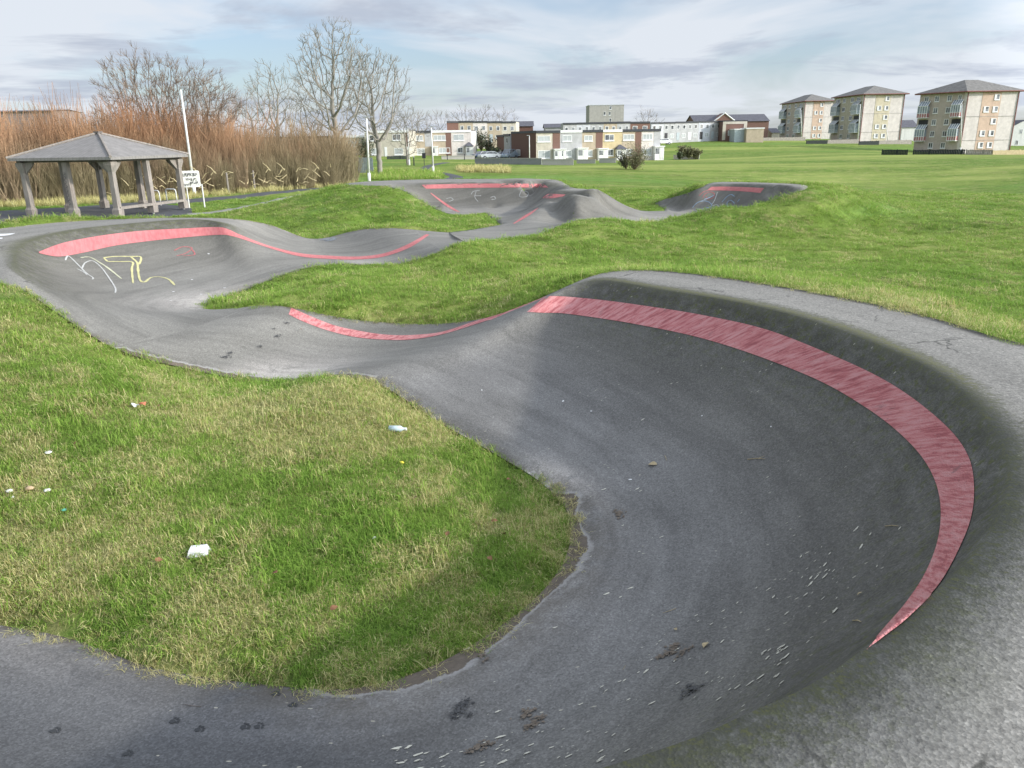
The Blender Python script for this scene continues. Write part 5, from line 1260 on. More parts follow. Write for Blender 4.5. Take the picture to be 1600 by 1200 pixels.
def colon(mb, tmb, r_, H_, Wd, z0, n, trunk_r, rmin, step, starts=((0, 0),), fork=.28, twigs=3, kill=1.6, topflat=1.0):
    """grow limbs towards points filling the crown"""
    g = np.random.default_rng(r_.randint(0, 9999)); zc = (z0+1)/2*H_; rz_ = (1-z0)/2*H_; at = []
    while len(at) < n:
        q = g.uniform(-1, 1, 3); l = np.linalg.norm(q)
        lob = 1+.28*mnoise.noise(Vector(q/max(l, .01))*1.7+Vector((n*.01, H_, 0)))-.06
        if l < lob: at.append((q[0]*Wd/2*(1.0 if q[2] < .2 else topflat), q[1]*Wd/2, zc+q[2]*rz_))
    at = np.array(at); at += g.normal(0, step*.9, at.shape)
    N = []; Pn = []
    for sx_, sy_ in starts:
        b = np.array([sx_*.25, sy_*.25, -.4]); N.append(b); Pn.append(-1)
        while N[-1][2] < fork*H_:
            k = (N[-1][2]+.4)/(fork*H_+.4); N.append(np.array([sx_*(.25+.75*k)+g.normal(0, .03), sy_*(.25+.75*k)+g.normal(0, .03), N[-1][2]+step])); Pn.append(len(N)-2)
    N = [np.array(x) for x in N]; alive = np.ones(len(at), bool)
    best = np.full(len(at), 1e9); bi = np.zeros(len(at), int); done = 0
    for it in range(140):
        for k in range(done, len(N)):
            d = np.linalg.norm(at-N[k], axis=1); m_ = d < best; best[m_] = d[m_]; bi[m_] = k
        done = len(N); alive &= best > step*kill
        if not alive.any(): break
        ids = np.unique(bi[alive]); added = 0
        for k in ids:
            a_ = at[alive & (bi == k)]; d = (a_-N[k]); d = (d/np.linalg.norm(d, axis=1, keepdims=True)).mean(0)
            if Pn[k] >= 0: pd = N[k]-N[Pn[k]]; d = d+pd/np.linalg.norm(pd)*.35
            d = d+g.normal(0, .16, 3); d /= np.linalg.norm(d); q = N[k]+d*step
            N.append(q); Pn.append(int(k)); added += 1
        if not added or len(N) > 6000: break
    n_ = len(N); kids_ = [[] for _ in range(n_)]
    for k in range(n_):
        if Pn[k] >= 0: kids_[Pn[k]].append(k)
    rad = np.zeros(n_)
    for k in range(n_-1, -1, -1): rad[k] = rmin if not kids_[k] else sum(rad[c]**2.15 for c in kids_[k])**(1/2.15)
    sc = trunk_r/rad[0]; rad = rmin+(rad-rmin)*max(0, (trunk_r-rmin)/max(1e-6, rad[0]-rmin))
    stack = [(k, None) for k in range(n_) if Pn[k] < 0]
    while stack:
        k, par_ = stack.pop(); ch = [k] if par_ is None else [par_, k]
        while kids_[ch[-1]]:
            ks = sorted(kids_[ch[-1]], key=lambda c: -rad[c]); 
            for c in ks[1:]: stack.append((c, ch[-1]))
            ch.append(ks[0])
        rr_ = [rad[c] for c in ch]
        if par_ is not None: rr_[0] = rr_[1]
        pts = [Vector(N[c]) for c in ch]
        if len(pts) > 1: (mb if rr_[0] > rmin*3.2 else tmb).tube(pts, rr_, 7 if rr_[0] > rmin*3.2 else 3, False)
    for k in range(n_):
        if rad[k] < rmin*2.2 and Pn[k] >= 0:
            d = Vector(N[k]-N[Pn[k]]).normalized()
            out = Vector((N[k][0], N[k][1], (N[k][2]-.45*H_)*.9)).normalized()
            for t in range(twigs+1 if not kids_[k] else max(1, twigs-2)):
                a = Vector(N[k]); d2 = (d*.5+out*.8+Vector(g.normal(0, .5, 3))+Vector((0, 0, .3))).normalized(); m1 = a+d2*step*.8; m2 = m1+(d2+Vector(g.normal(0, .3, 3))+Vector((0, 0, .2))).normalized()*step*.9
                tmb.tube([a, m1, m2], [rmin*.8, rmin*.65, rmin*.4], 3, False)
def grown_tree(u, v, Y, H_, Wd, seed, lab, z0=.2, n=900, tr=.22, rmin=.016, step=.34, mat=None, starts=((0, 0),), fork=.26, twigs=3, topflat=1.0, name='bare_tree'):
    p = PD(u, v, Y); e = empty(name, p, lab, 'tree'); r_ = random.Random(seed); mb = MB(); tmb = MB()
    colon(mb, tmb, r_, H_, Wd, z0, n, tr, rmin, step, starts, fork, twigs, 1.5, topflat)
    loc_build(mb, 'trunk', mat or BARK, e, True); loc_build(tmb, 'crown', mat or BARK, e); return e
BARK = bark('bark', (.19, .175, .15), (.30, .275, .24)); GREYT = bark('grey_twigs', (.20, .175, .16), (.30, .265, .245))
grown_tree(531,272,86,15.3,9.3,21,'tallest bare tree with a broad forked crown, rising behind the thicket', .27, 1500, .34, .020, .36)
grown_tree(594,268,92,13.6,7.6,35,'second bare tree, right of the tallest, in front of the cream houses', .22, 1100, .30, .021, .36, fork=.22)
grown_tree(440,262,100,12.0,6.6,8,'smaller bare tree left of the tallest, behind the thicket', .3, 600, .22, .022, .42, twigs=2)
grown_tree(277,300,60,9.7,10.8,14,'wide domed bare tree rising over the red shrubs', .1, 2600, .11, .012, .30, mat=BARKB, starts=((-2.2,0),(-1.4,.5),(-.7,-.5),(0,.3),(.8,-.4),(1.5,.4),(2.3,0)), fork=.22, twigs=5)
grown_tree(637,262,118,9.2,5.6,5,'small bare tree between the second tree and the left terrace', .15, 420, .16, .024, .42, twigs=2)
grown_tree(493,268,92,9.5,5.0,61,'young bare tree just left of the tallest trunk', .25, 380, .15, .02, .42, twigs=2)
for k, (u, v, Y, h_, lab) in enumerate(((655,225,230,8.5,'far bare tree left of the raised back row'),(688,226,250,9,'far bare tree touching the brown end wall'),(725,224,262,11,'far bare tree behind the raised back row'),(755,222,262,10.5,'far bare tree over the middle of the raised back row'),(790,222,262,10,'far bare tree over the right of the raised back row'),(1010,222,265,10,'far bare tree right of the tower block'),(600,240,190,8,'far bare tree behind the cream houses'),(400,235,140,9.5,'distant bare tree over the right part of the thicket'),(350,240,120,9,'distant bare tree over the middle of the thicket'))):
    grown_tree(u, v, Y, h_, h_*.95, 70+k, lab, .2, 230, .22, .034, .8, mat=GREYT, twigs=3)
# thicket shrubs
def shrub_mesh(seed, nst, spread, wid, twigs=8):
    r_ = random.Random(seed); mb = MB()
    for k in range(nst):
        a = r_.uniform(0, 6.28); d0 = r_.random()**.6*spread; base = Vector((d0*.75*math.cos(a), d0*.75*math.sin(a), -.05)); h = r_.uniform(.55, 1.0)*(1-.25*d0/spread)
        la = a+r_.gauss(0, .8); ln = r_.uniform(.02, .45)+d0*.15; d = Vector((math.cos(la)*ln, math.sin(la)*ln, 1)).normalized(); p = base; pts = [p]; w = wid*r_.uniform(.7, 1.4)
        for i in range(5):
            d = (d+Vector((r_.gauss(0, .15), r_.gauss(0, .15), .03))).normalized(); p = p+d*h/5; pts.append(p)
        mb.tube(pts, [w, w*.9, w*.75, w*.6, w*.5, w*.3], 3, False)
        for j in range(twigs):
            i = r_.randint(1, 4); q = pts[i]; dd = (pts[i+1]-pts[i]).normalized(); sd_ = Vector((r_.gauss(0, 1), r_.gauss(0, 1), .3)).normalized()
            e1 = q+(dd*.8+sd_*.5).normalized()*h*.16; e2 = e1+(dd*1.0+sd_*.25).normalized()*h*.17; mb.tube([q, e1, e2], [w*.5, w*.4, w*.25], 3, False)
    me = bpy.data.meshes.new('stems'); me.from_pydata(mb.V, [], mb.F); me.update(); return me
SM = [shrub_mesh(s, 150, .55, .0042) for s in range(5)]
for k, m_ in enumerate(SM): m_.materials.append(REDS if k < 3 else BRNS)
rs = random.Random(12)
def stick_mesh(seed, n):
    r_ = random.Random(seed); mb = MB()
    for k in range(n):
        a = r_.uniform(0, 6.28); p = Vector((r_.uniform(-1.6, 1.6), -1.0+r_.uniform(-.6, .2), r_.uniform(.25, 1.6))); d = Vector((r_.gauss(0, 1), r_.gauss(0, .4), r_.uniform(-.2, 1.0))).normalized()*r_.uniform(.25, .8)
        mb.tube([p, p+d*.5+Vector((0, 0, r_.uniform(-.05, .1))), p+d], [.022, .02, .008], 4)
    me = bpy.data.meshes.new('broken_branches'); me.from_pydata(mb.V, [], mb.F); me.update(); me.materials.append(PALEW); return me
STK = [stick_mesh(s, 6) for s in range(4)]
topl = [(-150,6.3),(0,6.3),(120,6.2),(200,6.3),(280,6.5),(360,6.2),(420,5.6),(480,5.3),(520,5.2),(560,4.6)]
kk = 0
for rowi, (dY, hs) in enumerate(((1.2, .62), (3.2, .9), (6.0, 1.04), (9.5, 1.10))):
    u = -130+rowi*17
    while u < 545:
        vb = 324-(u+40)/600*34; b_ = P(u, vb, 0); x = b_[0]*(1+dY/b_[1]); y = b_[1]+dY+rs.uniform(-.7, .7)
        if rowi == 0 and u > 520: break
        hh_ = float(np.interp(u, [t[0] for t in topl], [t[1] for t in topl]))*hs*rs.uniform(.80, 1.16)
        red = u < 395 or rs.random() < .25
        me_ = SM[rs.randint(0, 2)] if red and not (rowi == 0 and rs.random() < .6) else SM[rs.randint(3, 4)]
        e = empty('thicket_shrub', (x, y, ground(x, y)), None, 'shrub', 'bare twiggy shrubs forming the thicket')
        e['label'] = ('bare reddish-stemmed shrub in the dense thicket behind the path' if me_ in SM[:3] else 'bare olive-brown shrub in the dense thicket behind the path')
        so_ = link(bpy.data.objects.new('stems', me_), e); s_ = 1.15+.12*rowi; so_.scale = (hh_*.62*s_, hh_*.5*s_, hh_); so_.rotation_euler = (0, 0, rs.uniform(0, 6.28))
        if rowi == 0 and u > 225 and rs.random() < .85: st_ = link(bpy.data.objects.new('broken_branches', STK[rs.randint(0, 3)]), e); st_.rotation_euler = (0, 0, rs.uniform(-.2, .2)); st_.location = (0, -.7, 0)
        u += 21+rs.uniform(0, 8)+(8 if rowi > 1 else 0); kk += 1
print('shrubs', kk)
def leafy(u, v, Y, h_, w_, mat, lab, seed, n=900, ls=.12, name='evergreen_bush', twig=BARKB, lean=0):
    p = PD(u, v, Y); e = empty(name, p, lab, 'bush'); r_ = random.Random(seed); mb = MB(); lf = MB()
    for k in range(46):
        a = r_.uniform(0, 6.28); ln = r_.uniform(.1, .8)*w_/h_; d = Vector((math.cos(a)*ln, math.sin(a)*ln, 1)).normalized(); L_ = h_*r_.uniform(.6, 1.02); q = Vector((0, 0, -.1)); pts = [q]
        for i in range(4): d = (d+Vector((r_.gauss(0, .12), r_.gauss(0, .12), 0))).normalized(); q = q+d*L_/4; pts.append(q)
        mb.tube(pts, [.05, .04, .03, .022, .012], 3, False)
        for j in range(n//46):
            i = r_.randint(1, 3); q = pts[i]+(pts[i+1]-pts[i])*r_.random()+Vector((r_.gauss(0, .22), r_.gauss(0, .22), r_.gauss(0, .18)))*w_*.4
            a1 = Vector((r_.gauss(0, 1), r_.gauss(0, 1), r_.gauss(0, 1))).normalized()*ls; b1 = Vector((r_.gauss(0, 1), r_.gauss(0, 1), r_.gauss(0, 1))).normalized()*ls*.6
            lf.add([tuple(q-a1), tuple(q+b1), tuple(q+a1), tuple(q-b1)], [(0,1,2,3)])
    loc_build(mb, 'stems', twig, e); loc_build(lf, 'foliage', mat, e)
    if lean: e.rotation_euler = (0, lean, 0)
    return e
leafy(991,265,97,3.3,3.9, OLIVEL, 'round scruffy bush alone on the grass before the middle terrace', 4, 2600, .085)
leafy(978,263,98.5,2.4,1.8, EVER, 'thin dark bush just behind the left of the round scruffy bush', 9, 700, .10, lean=-.2)
for k, (u, v, Y, h_, w_, m_, lab) in enumerate(((752,236,185,5.5,3.2,EVER,'dark green garden bush left of the parked cars'),(765,240,182,3.8,2.6,EVER,'dark hedge bush above the white parked car'),(775,247,166,2.4,2.0,EVER,'small round green bush beside the grey van'),(1066,247,150,2.6,1.6,OLIVEL,'leafless garden shrub left of the yellowish ones'),(1076,247,150,2.2,1.8,OLIVEL,'yellowish garden shrub in the middle of the low white wall'),(1087,247.5,150,2.0,1.6,OLIVEL,'yellowish garden shrub at the right end of the low white wall'),(1062,248,148,1.3,.8,EVER,'small dark bush against the low white wall'),(655,236,180,5,3,OLIVEL,'olive bush between small bare tree and left terrace'),(572,252,130,4.2,3,EVER,'dark bush behind the blue-grey gate'))):
    leafy(u, v, Y, h_, w_, m_, lab, 20+k, 700, .22)

# ------------------------------------------------------------------ litter, stones, leaves, twigs
def at_(u, v): return PG(u, v)
p = at_(311, 868); e = empty('plastic_tray', (p[0], p[1], p[2]+.045), 'crushed white plastic carton lying in the near grass', 'litter'); e.rotation_euler = (.05, -.05, .15)
mb = MB(); mb.hexa([(-.075,-.045,-.03),(.07,-.05,-.028),(.08,.035,-.03),(-.06,.045,-.03)], [(-.055,-.035,.022),(.055,-.03,.015),(.06,.03,.02),(-.05,.03,.026)])
loc_build(mb, 'carton', simple('carton_white', (.70,.70,.72), .4, .1, 20), e); loc_build(MB().hexa([(-.079,-.04,-.026),(-.077,-.04,-.026),(-.066,.04,-.026),(-.068,.04,-.026)], [(-.060,-.03,.014),(-.058,-.03,.014),(-.052,.03,.018),(-.054,.03,.018)]), 'grey_end', METAL, e)
p = at_(622, 678); e = empty('plastic_bottle', (p[0], p[1], p[2]+.055), 'small pale plastic bottle lying on the crest of the near grass', 'litter'); e.rotation_euler = (0, 0, -.15)
loc_build(MB().tube([(-.09,0,0),(-.085,0,0),(.03,0,0),(.055,0,0),(.07,0,0)], [.02,.03,.03,.014,.012], 10), 'bottle', simple('bottle_plastic', (.55,.66,.70), .15, .1, 20), e, True); loc_build(MB().tube([(.071,0,0),(.09,0,0)], .015, 8), 'cap', FRAME, e)
p = at_(217, 640); e = empty('wrapper', (p[0], p[1], p[2]+.05), 'crumpled orange and white wrapper in the grass on the left', 'litter')
def crump(mb, c, s, r_):
    n = 5; V = [(c[0]+(i/(n-1)-.5)*s, c[1]+(j/(n-1)-.5)*s*.6, c[2]+r_.uniform(-.2, .25)*s) for j in range(n) for i in range(n)]
    return mb.add(V, [(j*n+i, j*n+i+1, (j+1)*n+i+1, (j+1)*n+i) for j in range(n-1) for i in range(n-1)])
r_ = random.Random(2); loc_build(crump(MB(), (-.03,0,0), .08, r_), 'white_part', FRAME, e); loc_build(crump(MB(), (.045,.01,.01), .07, r_), 'orange_part', simple('wrapper_orange', (.6,.22,.12), .5), e)
def blob(name, u, v, s, mat, lab, cat, seed, dz=.03):
    p = at_(u, v); bm = bmesh.new(); bmesh.ops.create_icosphere(bm, subdivisions=2, radius=1); r_ = random.Random(seed); off = Vector((seed*3.1, 0, 0))
    for vt in bm.verts: k = 1+.35*mnoise.noise(vt.co*1.3+off); vt.co = Vector((vt.co.x*s*1.3*k, vt.co.y*s*k, vt.co.z*s*.55*k))
    me = bpy.data.meshes.new(name); bm.to_mesh(me); bm.free(); me.materials.append(mat); me.shade_smooth(); o = link(bpy.data.objects.new(name, me)); o.location = (p[0], p[1], p[2]+dz); o.rotation_euler = (0, 0, r_.uniform(0, 3)); return tag(o, lab, cat)
STW = simple('pale_stone', (.55,.54,.50), .8, .15, 20); STT = simple('tan_stone', (.45,.33,.20), .8, .15, 20)
blob('stone', 16, 772, .022, STW, 'small white stone farthest left in the near grass', 'stone', 1); blob('stone', 47, 768, .028, STT, 'tan stone between two white ones in the near grass', 'stone', 2); blob('stone', 75, 771, .022, STW, 'small white stone right of the tan one in the near grass', 'stone', 3)
blob('stone', 21, 782, .012, STW, 'tiny white stone just below the leftmost one', 'stone', 5)
blob('plastic_scrap', 101, 802, .016, simple('teal_plastic', (.10,.42,.36), .4), 'tiny teal scrap in the near grass', 'litter', 4); blob('plastic_scrap', 628, 727, .018, simple('yellow_scrap', (.6,.5,.05), .5), 'tiny yellow scrap right of the pale bottle', 'litter', 6)
blob('paper_scrap', 585, 846, .014, FRAME, 'tiny white scrap in the middle of the near grass', 'litter', 7); blob('paper_scrap', 76, 712, .022, FRAME, 'small grey-white scrap in the grass at far left', 'litter', 8)
LEAFB = simple('dead_leaf', (.20,.10,.05), .7, .3, 15); LEAFT = simple('tan_leaf', (.42,.34,.20), .7, .25, 15)
def leaf_mesh(seed):
    r_ = random.Random(seed); n = 9; V = []
    for i in range(n):
        t = i/(n-1); w = math.sin(math.pi*t**.8)*.36; c = .12*math.sin(t*3+seed)
        V += [(t-.5, -w, c+.15*w), (t-.5, 0, c), (t-.5, w*r_.uniform(.8, 1.1), c+.2*w)]
    me = bpy.data.meshes.new('dead_leaf'); me.from_pydata(V, [], [(i*3+j, i*3+3+j, i*3+4+j, i*3+1+j) for i in range(n-1) for j in range(2)]); me.update(); return me
LM = [leaf_mesh(k) for k in range(3)]
for m_ in LM: m_.materials.append(LEAFB)
for k, (u, v) in enumerate(((773,823),(787,843),(648,786),(795,757),(766,882),(250,884),(700,843),(430,905),(152,765),(350,730),(523,960),(250,640),(470,520),(120,700))):
    p = at_(u, v); o = link(bpy.data.objects.new('dead_leaf', LM[k % 3])); o.location = (p[0], p[1], p[2]+.05); s_ = .055; o.scale = (s_, s_, s_); o.rotation_euler = (random.uniform(-.4, .4), random.uniform(-.4, .4), k*1.3)
    tag(o, 'small curled brown dead leaf lying on the near grass', 'leaf', 'dead leaves on the near grass')
def on_tr(u, v, off=.004):
    h_ = hit(u, v); return (h_[0]+h_[1]*off, h_[1]) if h_ else None
def tile(o, u, v, off, rz, s):
    q = on_tr(u, v, off); 
    if not q: return o
    o.matrix_world = Matrix.Translation(q[0]) @ q[1].to_track_quat('Z', 'Y').to_matrix().to_4x4() @ Matrix.Rotation(rz, 4, 'Z') @ Matrix.Diagonal((s, s, s, 1)); return o
for u, v, s_, lab in ((1020,727,.085,'flattened tan leaf on the bowl floor, upper left'),(1104,1010,.06,'small tan leaf beside the larger mud patch'),(1056,985,.03,'tiny tan leaf above the mud patch'),(1345,930,.03,'tiny leaf below the red stripe on the wall')):
    me_ = LM[0].copy(); me_.materials.clear(); me_.materials.append(LEAFT); tag(tile(link(bpy.data.objects.new('dead_leaf', me_)), u, v, .008, u*.7, s_), lab, 'leaf')
for k, (u, v, L_, rz, lab) in enumerate(((1182,718,.17,.7,'forked pale twig lying on the bowl floor'),(1040,716,.10,-.3,'thin twig touching the flattened leaf'),(1394,823,.13,.75,'pale straw on the wall left of the red stripe'),(1340,972,.13,.8,'pale straw low on the wall near the stripe end'),(1046,955,.09,-.9,'short grey twig on the bowl floor'),(873,898,.10,-.4,'short twig on the mud at the island edge'),(300,1103,.11,.15,'dark curved twig on the foreground asphalt'),(975,1044,.05,.2,'tiny pale twig near the middle mud patch'))):
    mb = MB(); mb.tube([(-.5,0,.02),(0,.04,.03),(.5,0,.02)], [.018,.02,.010], 5)
    if k == 0: mb.tube([(.1,.03,.03),(.35,.22,.03)], [.014,.008], 4)
    o = loc_build(mb, 'twig', LEAFT if k != 6 else DARKW, None); tag(tile(o, u, v, .002, rz, L_), lab, 'twig')
# mud splashes, paw prints: thin sheets on the asphalt
MUDC = simple('dried_mud', (.17,.14,.11), .95, .35, 40); DAMP = simple('damp_print', (.045,.047,.05), .6, .2, 20); GREYD = simple('grey_stain', (.085,.085,.085), .9, .3, 20); PALED = simple('pale_dust', (.36,.345,.32), .95, .2, 30); FLECK = simple('dried_fleck', (.58,.56,.47), .9, .2, 40)
def splat(mb, c, nrm, r0, seed, el=1.0, rz=0, off=.004, td=None):
    r_ = random.Random(seed); t = nrm.orthogonal().normalized() if td is None else (td-nrm*nrm.dot(td)).normalized(); b = nrm.cross(t); n = 22; V = [tuple(c+nrm*off)]
    for k in range(n):
        a = 2*math.pi*k/n; rr_ = r0*(1+.45*mnoise.noise(Vector((math.cos(a)*1.6, math.sin(a)*1.6, seed*1.7)))+r_.uniform(-.16, .16)); x, y = math.cos(a)*rr_*el, math.sin(a)*rr_
        x, y = x*math.cos(rz)-y*math.sin(rz), x*math.sin(rz)+y*math.cos(rz); V.append(tuple(c+t*x+b*y+nrm*off))
    return mb.add(V, [(0, k+1, (k+1) % n+1) for k in range(n)])
def patch(name, mat, blobs, seed=1, off=.004):
    mb = MB(); 
    for k, (u, v, r0) in enumerate(blobs):
        q = hit(u, v)
        if q and name in ('mud_patch', 'damp_stain', 'oil_spot'):
            rq = random.Random(seed*7+k); t_ = q[1].orthogonal().normalized(); b2 = q[1].cross(t_)
            for z_ in range(26 if name == 'mud_patch' else 40):
                c_ = q[0]+t_*rq.gauss(0, r0*.75)+b2*rq.gauss(0, r0*.45); splat(mb, c_, q[1], r0*rq.uniform(.05, .30 if name == 'mud_patch' else .2), z_+seed, 1.3, z_, off+.0003*z_)
        elif q and not (name == 'pale_flecks' and q[0].z > .95): splat(mb, q[0], q[1], r0, seed*31+k, 3.4 if name == 'pale_flecks' else 1.35, (random.uniform(-.3, .3) if name == 'pale_flecks' else seed+k), off+.0012*(k % 3), Vector((.88, .47, 0)) if name == 'pale_flecks' else None)
    o = mb.build(name, mat, track); return o
patch('mud_patch', MUDC, [(967,803,.045),(961,799,.02),(974,808,.02)], 1); patch('mud_patch', MUDC, [(1050,1018,.055),(1036,1026,.03),(1064,1024,.03),(1080,1014,.02)], 2)
patch('mud_patch', MUDC, [(822,1118,.04),(838,1128,.035),(828,1136,.03),(846,1122,.015)], 3); patch('mud_patch', MUDC, [(752,1168,.04),(735,1174,.02),(768,1163,.02)], 4); patch('mud_patch', MUDC, [(752,1026,.03),(760,1032,.02)], 6)
r_ = random.Random(5); cl_ = []
for (cu, cv_, su, sv, n) in ((1285,895,28,22,34),(1215,1030,12,10,18),(1170,1070,45,12,22),(880,1170,110,25,46),(960,1060,80,50,26),(1060,900,110,80,22),(950,760,60,50,14),(1360,880,30,30,8),(700,1185,80,15,22),(1110,1000,90,60,30),(660,1190,30,10,10)):
    for k in range(n): cl_.append((r_.gauss(cu, su), r_.gauss(cv_, sv), r_.choice((.0015,.002,.003,.004,.006))*r_.uniform(.8, 1.4)))
patch('pale_flecks', FLECK, cl_, 7, .004)['kind'] = 'stuff'
for k, (u, v) in enumerate(((270,1128),(309,1141),(380,1137),(402,1136),(83,1143),(455,1103),(428,1085),(196,1179))):
    q = hit(u, v)
    if not q: continue
    mb = MB(); c, nrm = q; t = nrm.orthogonal().normalized(); b = nrm.cross(t); f = (Vector((.8, .6, 0))-nrm*nrm.dot(Vector((.8, .6, 0)))).normalized(); g_ = nrm.cross(f)
    splat(mb, c, nrm, .016, k, 1)
    for a in (-.9, -.32, .32, .9): splat(mb, c+f*.030*math.cos(a)+g_*.030*math.sin(a), nrm, .0075, k+9, 1)
    mb.build('paw_print', DAMP, track)
patch('damp_stain', GREYD, [(720,1110,.05),(728,1100,.03),(712,1120,.03),(735,1118,.02)], 9); patch('damp_stain', GREYD, [(1075,1082,.05),(1090,1078,.03)], 10)
patch('oil_spot', GREYD, [(352,558,.05),(360,552,.035)], 11); patch('oil_spot', GREYD, [(433,526,.035)], 12); patch('oil_spot', GREYD, [(406,542,.03)], 13); patch('oil_spot', GREYD, [(448,505,.03)], 14); patch('oil_spot', GREYD, [(428,514,.02)], 15)
patch('white_bits', FRAME, [(880,627,.012),(300,437,.02),(326,397,.02),(351,450,.02),(271,456,.022),(267,470,.015),(314,460,.02),(753,610,.008),(924,643,.008),(1097,650,.006),(1205,667,.006),(985,750,.010)], 16)
patch('puddle', simple('puddle_water', (.10,.11,.12), .05, .05, 1), [(516,374,.22),(508,374.5,.16)], 17, .01)
# pale dusty wash on the floor at the island tip
# ------------------------------------------------------------------ rough dry grass on the verges
def clumps(name, quads, n, hs, mats, seed, wide=1.0):
    r_ = random.Random(seed); pts = []; rots = []; scl = []
    for _ in range(n):
        q = r_.choice(quads); u = r_.uniform(q[0], q[1]); v = r_.uniform(q[2], q[3])+(u-q[0])/(q[1]-q[0])*(q[4] if len(q) > 4 else 0); x, y, _z = P(u, v, 0)
        z = ground(x, y); s = r_.uniform(.6, 1.3)*hs; pts.append((x, y, z)); rots.append((0, 0, r_.uniform(0, 6.28))); scl.append((s*wide, s*wide, s))
    scatter(name, pts, rots, scl, [tuft_mesh('straw_tuft', 26, .12, .12, .34, .006, .35, mats, s) for s in range(3)])
clumps('dry_verge_grass', [(-60,240,325,319,-8),(240,560,315,306,-26)], 900, 1.3, STRAW, 4)
clumps('rough_dry_grass', [(575,690,262,273)], 500, 1.7, BLADE, 6, 1.6)
clumps('dry_rushes', [(716,795,257.5,262.5)], 330, 1.9, STRAW, 7, 1.6)
def slope_rot(x, y):
    e = .12; return math.atan((ground(x, y+e)-ground(x, y-e))/(2*e)), -math.atan((ground(x+e, y)-ground(x-e, y))/(2*e))
def make_grass():
    pts = []; rots = []; scl = []
    rs = random.Random(3)
    NT = 66000; RHO = 560
    # radial inverse cdf
    rr = np.linspace(1.2, 50, 600); rho = np.where(rr < 6, RHO, RHO*(6/rr)**2.0); c = np.cumsum(rho*rr); c /= c[-1]
    r_s = np.interp(rng.random(NT), c, rr); a_s = (rng.random(NT)-.5)*R(94)
    XYs = np.stack([r_s*np.sin(a_s), r_s*np.cos(a_s)], 1); bad = np.zeros(len(XYs), bool)
    for q in PATHS: bad |= pip(XYs, q)
    for r_, (x, y), b_ in zip(r_s, XYs, bad):
        if b_: continue
        if on_track(x, y): continue
        k = max(1, (r_/6)**.62); s = rs.uniform(.7, 1.35)
        if mnoise.noise(Vector((x*1.3, y*1.3, 4))) > .28: s *= 1.35
        mx, my = slope_rot(x, y)
        pts.append((x, y, ground(x, y))); rots.append((mx, my, rs.uniform(0, 6.28))); scl.append((k*s, k*s, max(1, (r_/6)**.22)*s))
    # along the asphalt edges of the near part
    for E, into in ((TV[:, 0], TV[:, 3]), (TV[:, -1], TV[:, -4])):
        for i in range(0, NR):
            p = E[i]; d = math.hypot(p[0], p[1])
            if p[1] < 1 or d > 24: continue
            for k in range(3 if d < 14 else 1):
                t = rs.uniform(-.02-max(0, mnoise.noise(Vector((p[0]*2.2, p[1]*2.2, 1))))*.28, .16); q = p+(p-into[i])/max(.02, np.linalg.norm((p-into[i])[:2]))*t
                q[2] = surf(q[0], q[1])+.012 if t < 0 else min(q[2], p[2]+.02)
                s = rs.uniform(.55, 1.1)*(1 if d < 8 else 1.25)
                pts.append((q[0], q[1], q[2]-.015)); rots.append((0, 0, rs.uniform(0, 6.28))); scl.append((s, s, s*.8))
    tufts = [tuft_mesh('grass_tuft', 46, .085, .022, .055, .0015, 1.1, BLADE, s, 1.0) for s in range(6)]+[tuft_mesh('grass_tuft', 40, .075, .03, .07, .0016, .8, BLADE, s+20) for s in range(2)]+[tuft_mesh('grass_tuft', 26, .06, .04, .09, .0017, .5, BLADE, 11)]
    print('tufts', len(pts))
    scatter('grass', pts, rots, scl, tufts)
make_grass()
def edge_straw():
    rs = random.Random(9); pts = []; rots = []; scl = []
    for E, into, a, b, n in ((TV[:, 0], TV[:, 3], 2, 13.5, 3), (TV[:, 0], TV[:, 3], 18, 30, 2), (TV[:, -1], TV[:, -4], 12.5, 20, 3), (TV[:, -1], TV[:, -4], 21, 27, 2)):
        for i in range(NR):
            if not a < par[i] < b or E[i][1] < 1: continue
            for k in range(n):
                if mnoise.noise(Vector((E[i][0]*1.1, E[i][1]*1.1, 7))) < -.05+rs.uniform(-.2, .2): continue
                t = rs.uniform(-.13, .25); p = E[i]; q = p+(p-into[i])/max(.02, np.linalg.norm((p-into[i])[:2]))*t; s = rs.uniform(.5, 1.0)
                pts.append((q[0], q[1], (surf(q[0], q[1])-.004 if t < .05 else ground(q[0], q[1])))); rots.append((rs.uniform(-.25, .25), rs.uniform(-.25, .25), rs.uniform(0, 6.28))); scl.append((s, s, s*.7))
    scatter('dry_edge_grass', pts, rots, scl, [tuft_mesh('matted_straw', 22, .07, .05, .12, .0016, 1.35, STRAW, s, 1.2) for s in range(3)])
edge_straw()
CL_VEIL=(3.1,1.7,0); CL_GREY=(0.4,2.2,0); SKYK=1.35; CLOUDW=(6.5,6.9,7.5); CLOUDG=(3.9,4.35,5.3)
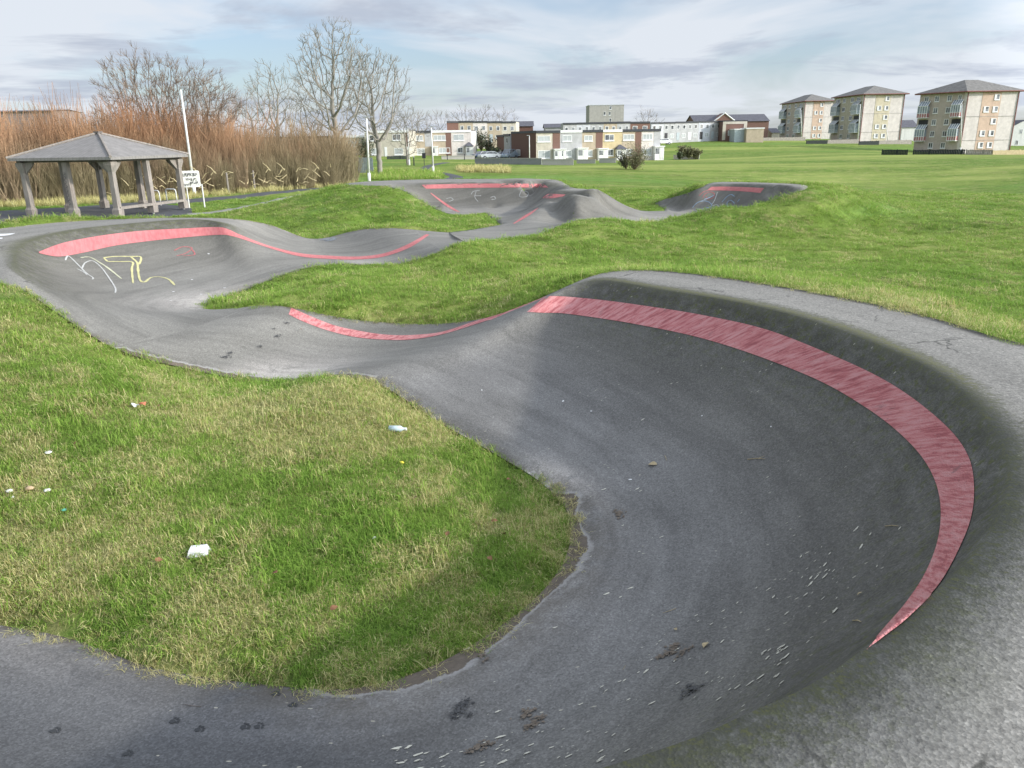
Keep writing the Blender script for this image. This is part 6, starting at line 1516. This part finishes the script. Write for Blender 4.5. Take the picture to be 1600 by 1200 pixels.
# ------------------------------------------------------------------ light
SUN_AZ = R(111)     # measured from the viewing direction (+Y) clockwise
SUN_EL = R(21.5)
sd = Vector((math.sin(SUN_AZ)*math.cos(SUN_EL), math.cos(SUN_AZ)*math.cos(SUN_EL), math.sin(SUN_EL)))
sl = bpy.data.lights.new('sun', 'SUN'); sl.energy = 4.2; sl.angle = R(1.6); sl.color = (1.0, .95, .87)
so = link(bpy.data.objects.new('sun', sl)); so.rotation_euler = sd.to_track_quat('Z', 'Y').to_euler()
w = bpy.data.worlds.new('World'); scene.world = w; w.use_nodes = True; nt = w.node_tree
bg = nt.nodes['Background']
sky = nt.nodes.new('ShaderNodeTexSky'); sky.sky_type = 'NISHITA'; sky.sun_disc = False
sky.sun_elevation = SUN_EL; sky.sun_rotation = SUN_AZ
sky.air_density = 1.0; sky.dust_density = 1.2; sky.ozone_density = 4.0
tc = nt.nodes.new('ShaderNodeTexCoord').outputs['Generated']
sx = nt.nodes.new('ShaderNodeSeparateXYZ'); lk(nt, tc, sx.inputs[0])
# project on a cloud layer
zz = math_(nt, 'MAXIMUM', math_(nt, 'ADD', sx.outputs[2], .10), .04)
cx = math_(nt, 'DIVIDE', sx.outputs[0], zz); cy = math_(nt, 'DIVIDE', sx.outputs[1], zz)
cv = nt.nodes.new('ShaderNodeCombineXYZ'); lk(nt, cx, cv.inputs[0]); lk(nt, cy, cv.inputs[1])
def cn(sc, off, det, rough, dist):
    mp = nt.nodes.new('ShaderNodeMapping'); mp.inputs['Scale'].default_value = sc; mp.inputs['Location'].default_value = off
    lk(nt, cv.outputs[0], mp.inputs['Vector']); return noise(nt, mp.outputs[0], 1, det, rough, dist)
veil = cn((.5, .35, 1), CL_VEIL, 5, .55, .6)
base = mix(nt, ramp(nt, veil, [(.36, g3(.30)), (.58, g3(.88))]), None or (0, 0, 0), (0, 0, 0))
skyc = nt.nodes.new('ShaderNodeVectorMath'); skyc.operation = 'SCALE'; skyc.inputs['Scale'].default_value = SKYK
lk(nt, sky.outputs[0], skyc.inputs[0])
c1 = mix(nt, ramp(nt, veil, [(.36, g3(.34)), (.54, g3(.96))]), skyc.outputs[0], CLOUDW)
grey = cn((.55, .62, 1), CL_GREY, 6, .62, .35)
low = ramp(nt, sx.outputs[2], [(.0, g3(.55)), (.05, g3(1)), (.20, g3(.9)), (.32, g3(.15))])
gm = math_(nt, 'MULTIPLY', ramp(nt, grey, [(.50, g3(0)), (.60, g3(1))]), low)
c2 = mix(nt, math_(nt, 'MULTIPLY', gm, .8), c1, CLOUDG)
dp = nt.nodes.new('ShaderNodeVectorMath'); dp.operation = 'DOT_PRODUCT'; lk(nt, tc, dp.inputs[0]); dp.inputs[1].default_value = tuple(sd)
glow = ramp(nt, dp.outputs['Value'], [(.15, g3(1.0)), (.95, g3(3.5))])     # cloud is brighter around the sun
c2 = mix(nt, 1.0, c2, glow, 'MULTIPLY')
lk(nt, c2, bg.inputs['Color']); bg.inputs['Strength'].default_value = 0.12
scene.view_settings.view_transform = 'Standard'; scene.view_settings.look = 'None'; scene.view_settings.exposure = 0
scene.render.engine = 'CYCLES'
scene.cycles.max_bounces = 5; scene.cycles.transparent_max_bounces = 8
